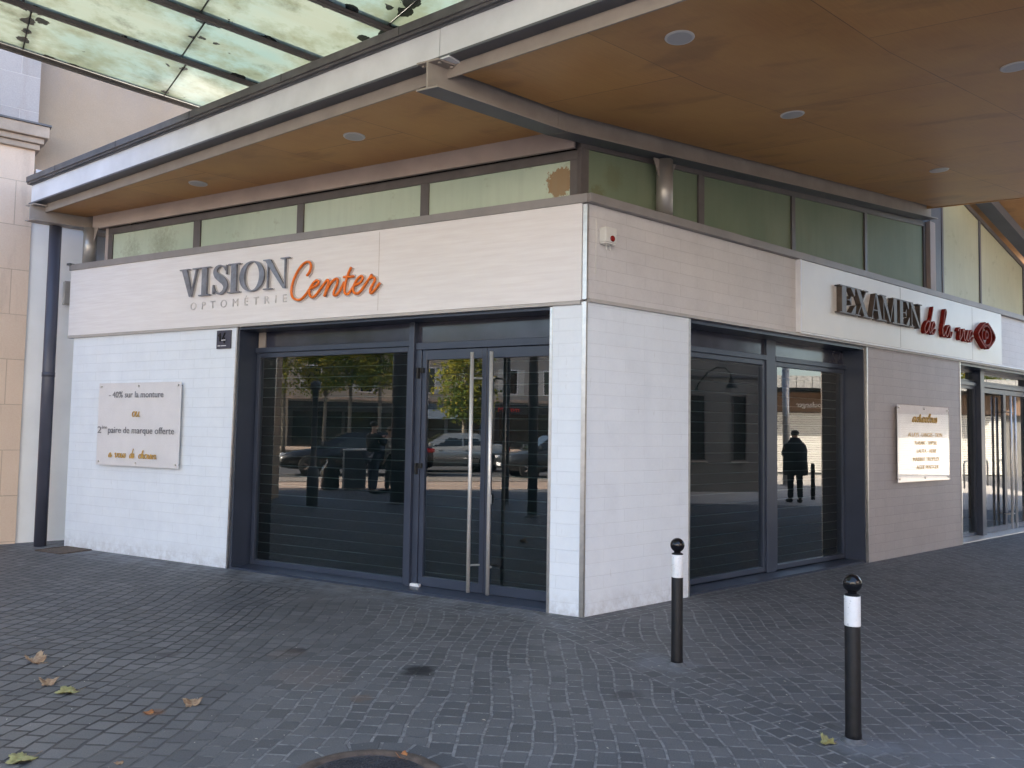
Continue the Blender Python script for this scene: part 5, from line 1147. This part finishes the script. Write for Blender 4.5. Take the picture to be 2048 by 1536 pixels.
# houses across the street ---------------------------------------------------
M['house_beige'] = mk_stone('house_render', (.44, .39, .32), (.42, .37, .30), rh=3.1, bw=9, zoff=0, stain=.2); M['house_grey'] = mk_stone('house_render_grey', (.36, .35, .32), (.33, .32, .30), rh=3.1, bw=9, zoff=0, stain=.3)
M['shopfront_green'] = simple('shopfront_dark_green', (.010, .030, .028), .3); M['shopfront_dark'] = simple('shopfront_charcoal', (.018, .020, .024), .35); M['shutter_white'] = simple('louvre_shutter_white', (.55, .55, .52), .6, var=.05); M['blue_awning'] = simple('blue_grey_awning', (.10, .13, .17), .7)
M['sign_red'] = simple('red_sign_letters', (.65, .03, .02), .4)
def house(t0, t1, n, h, mat, lab, shopmat, wins, floors=(4.35, 7.4), gd=3.55, F0=None, grp='houses across the street'):
    F0 = F0 or FS; F = lambda s, o, z: F0(s, n + o, z); r_ = empty('town_house', F((t0 + t1) / 2, 0, 0)); tag(r_, lab, 'town house', grp)
    m = MB(); m.box(F, t0, t1, -10, 0, 0, h); m.build('wall', M[mat], r_)
    m = MB(); m.box(F, t0 + .05, t1 - .05, .001, .18, 3.72, 3.95); m.box(F, t0 + .05, t1 - .05, .001, .35, h - .35, h + .05); m.build('cornice', M['stone_trim'], r_)
    m = MB(); m.box(F, t0 + .3, t1 - .3, .002, .20, .0, gd - .75); m.build('shop_front', M['glass_far'] if False else M['car_glass'], r_)
    m = MB(); m.box(F, t0 + .25, t1 - .25, .003, .32, gd - .75, gd); m.box(F, t0 + .25, t0 + .6, .003, .3, 0, gd - .75); m.box(F, t1 - .6, t1 - .25, .003, .3, 0, gd - .75); m.box(F, (t0 + t1) / 2 - .12, (t0 + t1) / 2 + .12, .003, .3, 0, gd - .75); m.build('shop_fascia', M[shopmat], r_)
    for z in floors:
        if z + 2 > h: continue
        for w in wins:
            f = frame_ring(F, w - .55, w + .55, z, z + 2.0, .0, .06, .08).build('window', M['white_paint'], r_, loc=F(w, 0, z)); g_ = MB(); g_.box(F, w - .47, w + .47, .005, .02, z + .08, z + 1.92); g_.build('pane', M['car_glass'], f)
            m = MB()
            for sg in (-1, 1):
                a = w + sg * .58; b = w + sg * 1.08; a, b = min(a, b), max(a, b); m.box(F, a, b, .01, .05, z, z + 2.0)
                for q in range(14): m.box(F, a + .06, b - .06, .051, .058, z + .1 + q * .13, z + .17 + q * .13)
            m.build('shutters', M['shutter_white'], f)
    return r_
house(-16, -3.2, -57.5, 9.5, 'house_grey', 'grey rendered house above the dark green shop', 'shopfront_green', [-14, -10, -6.5])
house(-3.1, 5.6, -56.3, 9.0, 'house_beige', 'beige house behind the row of street trees', 'shopfront_dark', [-1, 3])
h3 = house(5.7, 12.3, -54.6, 8.6, 'house_beige', 'house with the blue grey awning behind the silver car', 'blue_awning', [7.6, 10.8])
h4 = house(12.4, 19.5, -53.6, 8.8, 'house_grey', 'house with white louvred shutters and red shop sign', 'shopfront_dark', [14.0, 17.2])
h5 = house(19.6, 31, -53.0, 9.2, 'house_beige', 'last beige house at the right end of the row', 'shopfront_dark', [22, 25, 28])
M['house_brick'] = mk_stone('house_brick', (.17, .10, .075), (.13, .08, .06), rh=3.1, bw=9, zoff=0, stain=.1); M['house_cream'] = mk_stone('house_cream', (.50, .46, .40), (.47, .43, .38), rh=3.1, bw=9, zoff=0, stain=.1)
FY = lambda s, o, z: Vector((s, o, z))
for i, (a, b, h_, l_) in enumerate(((-34, -14, 13, 'added cream house opposite the stone building, for warm bounce'), (-13.8, 6, 14.5, 'added tall cream house opposite the shop corner, for warm bounce'), (11.2, 28, 12.5, 'added dark brick house opposite the canopy, dims the right wall'), (28.2, 46, 13.5, 'last added brick house at the end of the square, dims the right wall'))):  # unseen houses; the cream ones are added to bounce warm light
    house(a, b, -37 if a < 0 else -22, h_ + (0 if a < 0 else 3), 'house_cream' if a < 0 else 'house_brick', l_, 'shopfront_dark', [a + 2.5 + q * 3.6 for q in range(5)], floors=(4.35, 7.4, 10.3), F0=FY, grp='added unseen houses that shape the light')  # brick ones are added dark, close and tall to dim the right wall
FN = lambda s, o, z: Vector((s, -o, z))
house(6.8, 12.2, -15, 17.5, 'house_cream', 'added tall cream house, unseen, shading the annex and right hand ground', 'shopfront_dark', [8.2, 10.6], floors=(4.35, 7.4), F0=FN, grp=None)  # added out of view to keep sun off the annex and side ground
F4 = lambda s, o, z: FS(s, -53.6 + o, z); text('mmixM', F4, 14.6, 12.9, 3.0, .5, .34, 'sign_red', h4, 'red_lettering', depth=.02)
F1 = lambda s, o, z: FS(s, -57.5 + o, z)
F3 = lambda s, o, z: FS(s, -54.6 + o, z); m = MB(); m.prism(lambda s, o, z: F3(o, s, z), [(.0, 3.3), (1.6, 2.4), (1.6, 2.35), (.0, 3.2)], 6.2, 11.5); m.build('awning', M['blue_awning'], h3)
# low building on the east side, seen in the side windows ---------------------
E1 = Vector((.38, .925, 0)).normalized(); EN = Vector((-.925, .38, 0)).normalized(); EP = Vector((14.95, 1.72, 0)); FE = frame(EP, E1, EN)
M['east_wall'] = simple('grey_concrete_wall', (.17, .165, .155), .8, var=.12, scale=1.5, bump=.2)
eb = empty('annex_building', EP); tag(eb, 'grey annex wall with two tall narrow windows facing the side of the shop', 'building')
m = MB(); m.box(FE, -9, 2.25, -6, 0, 0, 5.2); m.build('wall', M['east_wall'], eb)
m = MB(); m.box(FE, -9.02, 2.28, -6, .05, 3.15, 3.2); m.box(FE, -9.02, 2.3, -6.02, .10, 5.201, 5.35); m.build('coping', M['beam_dark'], eb)
for a, b in ((.10, .60), (1.38, 1.80)):
    f = frame_ring(FE, a, b, .85, 2.65, .001, .03, .03).build('window', M['mullion'], eb); g_ = MB(); g_.box(FE, a + .03, b - .03, .002, .01, .88, 2.62); g_.build('pane', M['interior'], f); m = MB(); m.box(FE, a - .03, b + .03, .001, .09, .80, .848); m.build('sill', M['kerb'], f)
gl = empty('gooseneck_lamp', FE(.45, 0, 2.85)); tag(gl, 'dark gooseneck wall lamp above the narrow windows', 'wall lamp')
m = MB(); m.tube([FE(.35, .0, 2.80), FE(.38, .06, 2.95), FE(.55, .25, 3.25), FE(.72, .42, 3.38), FE(.90, .55, 3.36), FE(1.02, .62, 3.22), FE(1.04, .64, 3.05)], .022, 8); m.lathe(FE(.35, 0, 2.80), [(.05, 0), (.05, .03)], 12, axis=EN); m.build('arm', M['rubber'], gl)
m = MB(); m.lathe(FE(1.04, .64, 2.82), [(.16, 0), (.14, .06), (.07, .14), (.05, .26)], 18); m.build('lamp_shade', M['rubber'], gl)
# bakery pavilion further east with sunlit shutters
BN = Vector((-.97, .25, 0)).normalized(); BD = Vector((.25, .97, 0)).normalized(); BP = Vector((26.9, 4.6, 0)); FK = frame(BP, BD, BN)
M['metal_white'] = simple('white_corrugated_shutter', (.80, .78, .72), .5, var=.05); M['bake_brown'] = simple('brown_fascia', (.16, .085, .045), .5); M['fringe'] = simple('grey_valance', (.30, .30, .29), .7, var=.3, scale=12)
bk = empty('bakery_pavilion', BP); tag(bk, 'low bakery pavilion with white roller shutters under a brown sign band', 'shop building')
m = MB(); m.box(FK, -5, 12, -5, 0, 0, 3.6); m.build('wall', M['east_wall'], bk)
m = MB()
for q in range(26):
    z = .05 + q * .095; m.prism(lambda s, o, z_: FK(o, s, z_), [(.002, z), (.05, z + .01), (.05, z + .07), (.002, z + .085)], -4, 11)
m.build('roller_shutter', M['metal_white'], bk)
m = MB(); m.box(FK, -5, 12, .0, .25, 2.55, 3.35); m.build('sign_band', M['bake_brown'], bk)
m = MB(); m.box(FK, -5.2, 12.2, -5.2, 1.7, 3.75, 3.9); m.build('roof', M['beam_dark'], bk)
m = MB()
for q in range(58): m.box(FK, -5 + q * .3, -4.72 + q * .3, 1.701, 1.72 + .01 * (q % 2), 3.45, 3.92)
m.build('valance', M['fringe'], bk)
text('n Boulanger', FK, 3.3, 1.9, 2.74, .30, .262, 'white_paint', bk, 'sign_lettering', depth=.02)
column(18.75, 4.90, .11, 3.74, 'pale silver column in front of the bakery pavilion', 'silver_paint')
bo = empty('short_post', (13.55, 4.78, 0)); tag(bo, 'short dark street post beside the person in the long coat', 'post'); m = MB(); m.lathe((13.55, 4.78, 0), [(.05, 0), (.05, .85), (.03, .9)], 16); m.build('post_shaft', M['rubber'], bo)
# clad pier that stands under the outer edge of the wide canopy
pr = empty('canopy_pier', (8.85, 4.05, 0)); tag(pr, 'broad dark clad pier under the outer edge of the canopy', 'pier')
Fp = frame(Vector((8.85, 4.05, 0)), Vector((-.19, .98, 0)), Vector((-.98, -.19, 0))); m = MB(); m.box(Fp, .16, .66, -.25, .25, 0, 4.55); m.build('cladding', M['dark_frame'], pr, bevel=.01); m = MB(); m.box(Fp, .15, .67, -.26, .26, 0, .12); m.build('plinth', M['beam_dark'], pr)
# hoops seen in the far doors
for i, (x, y) in enumerate(((20.0, 10.4), (21.1, 11.3), (22.2, 12.2))):
    o = empty('cycle_hoop', (x, y, 0)); tag(o, ['steel cycle hoop nearest to the shop doors', 'middle steel cycle hoop of the row', 'furthest steel cycle hoop of the row'][i], 'cycle stand', 'cycle hoops along the side street')
    m = MB(); m.tube([Vector((x, y, 0)), Vector((x, y, .75)), Vector((x + .08, y + .05, .85)), Vector((x + .62, y + .35, .85)), Vector((x + .7, y + .4, .75)), Vector((x + .7, y + .4, 0))], .025, 8); m.build('hoop', M['beam_dark'], o)
tree(37, 17.5, 2.2, 7, 2.6, 'green tree at the end of the side street', 77, group='street trees beyond the side street')
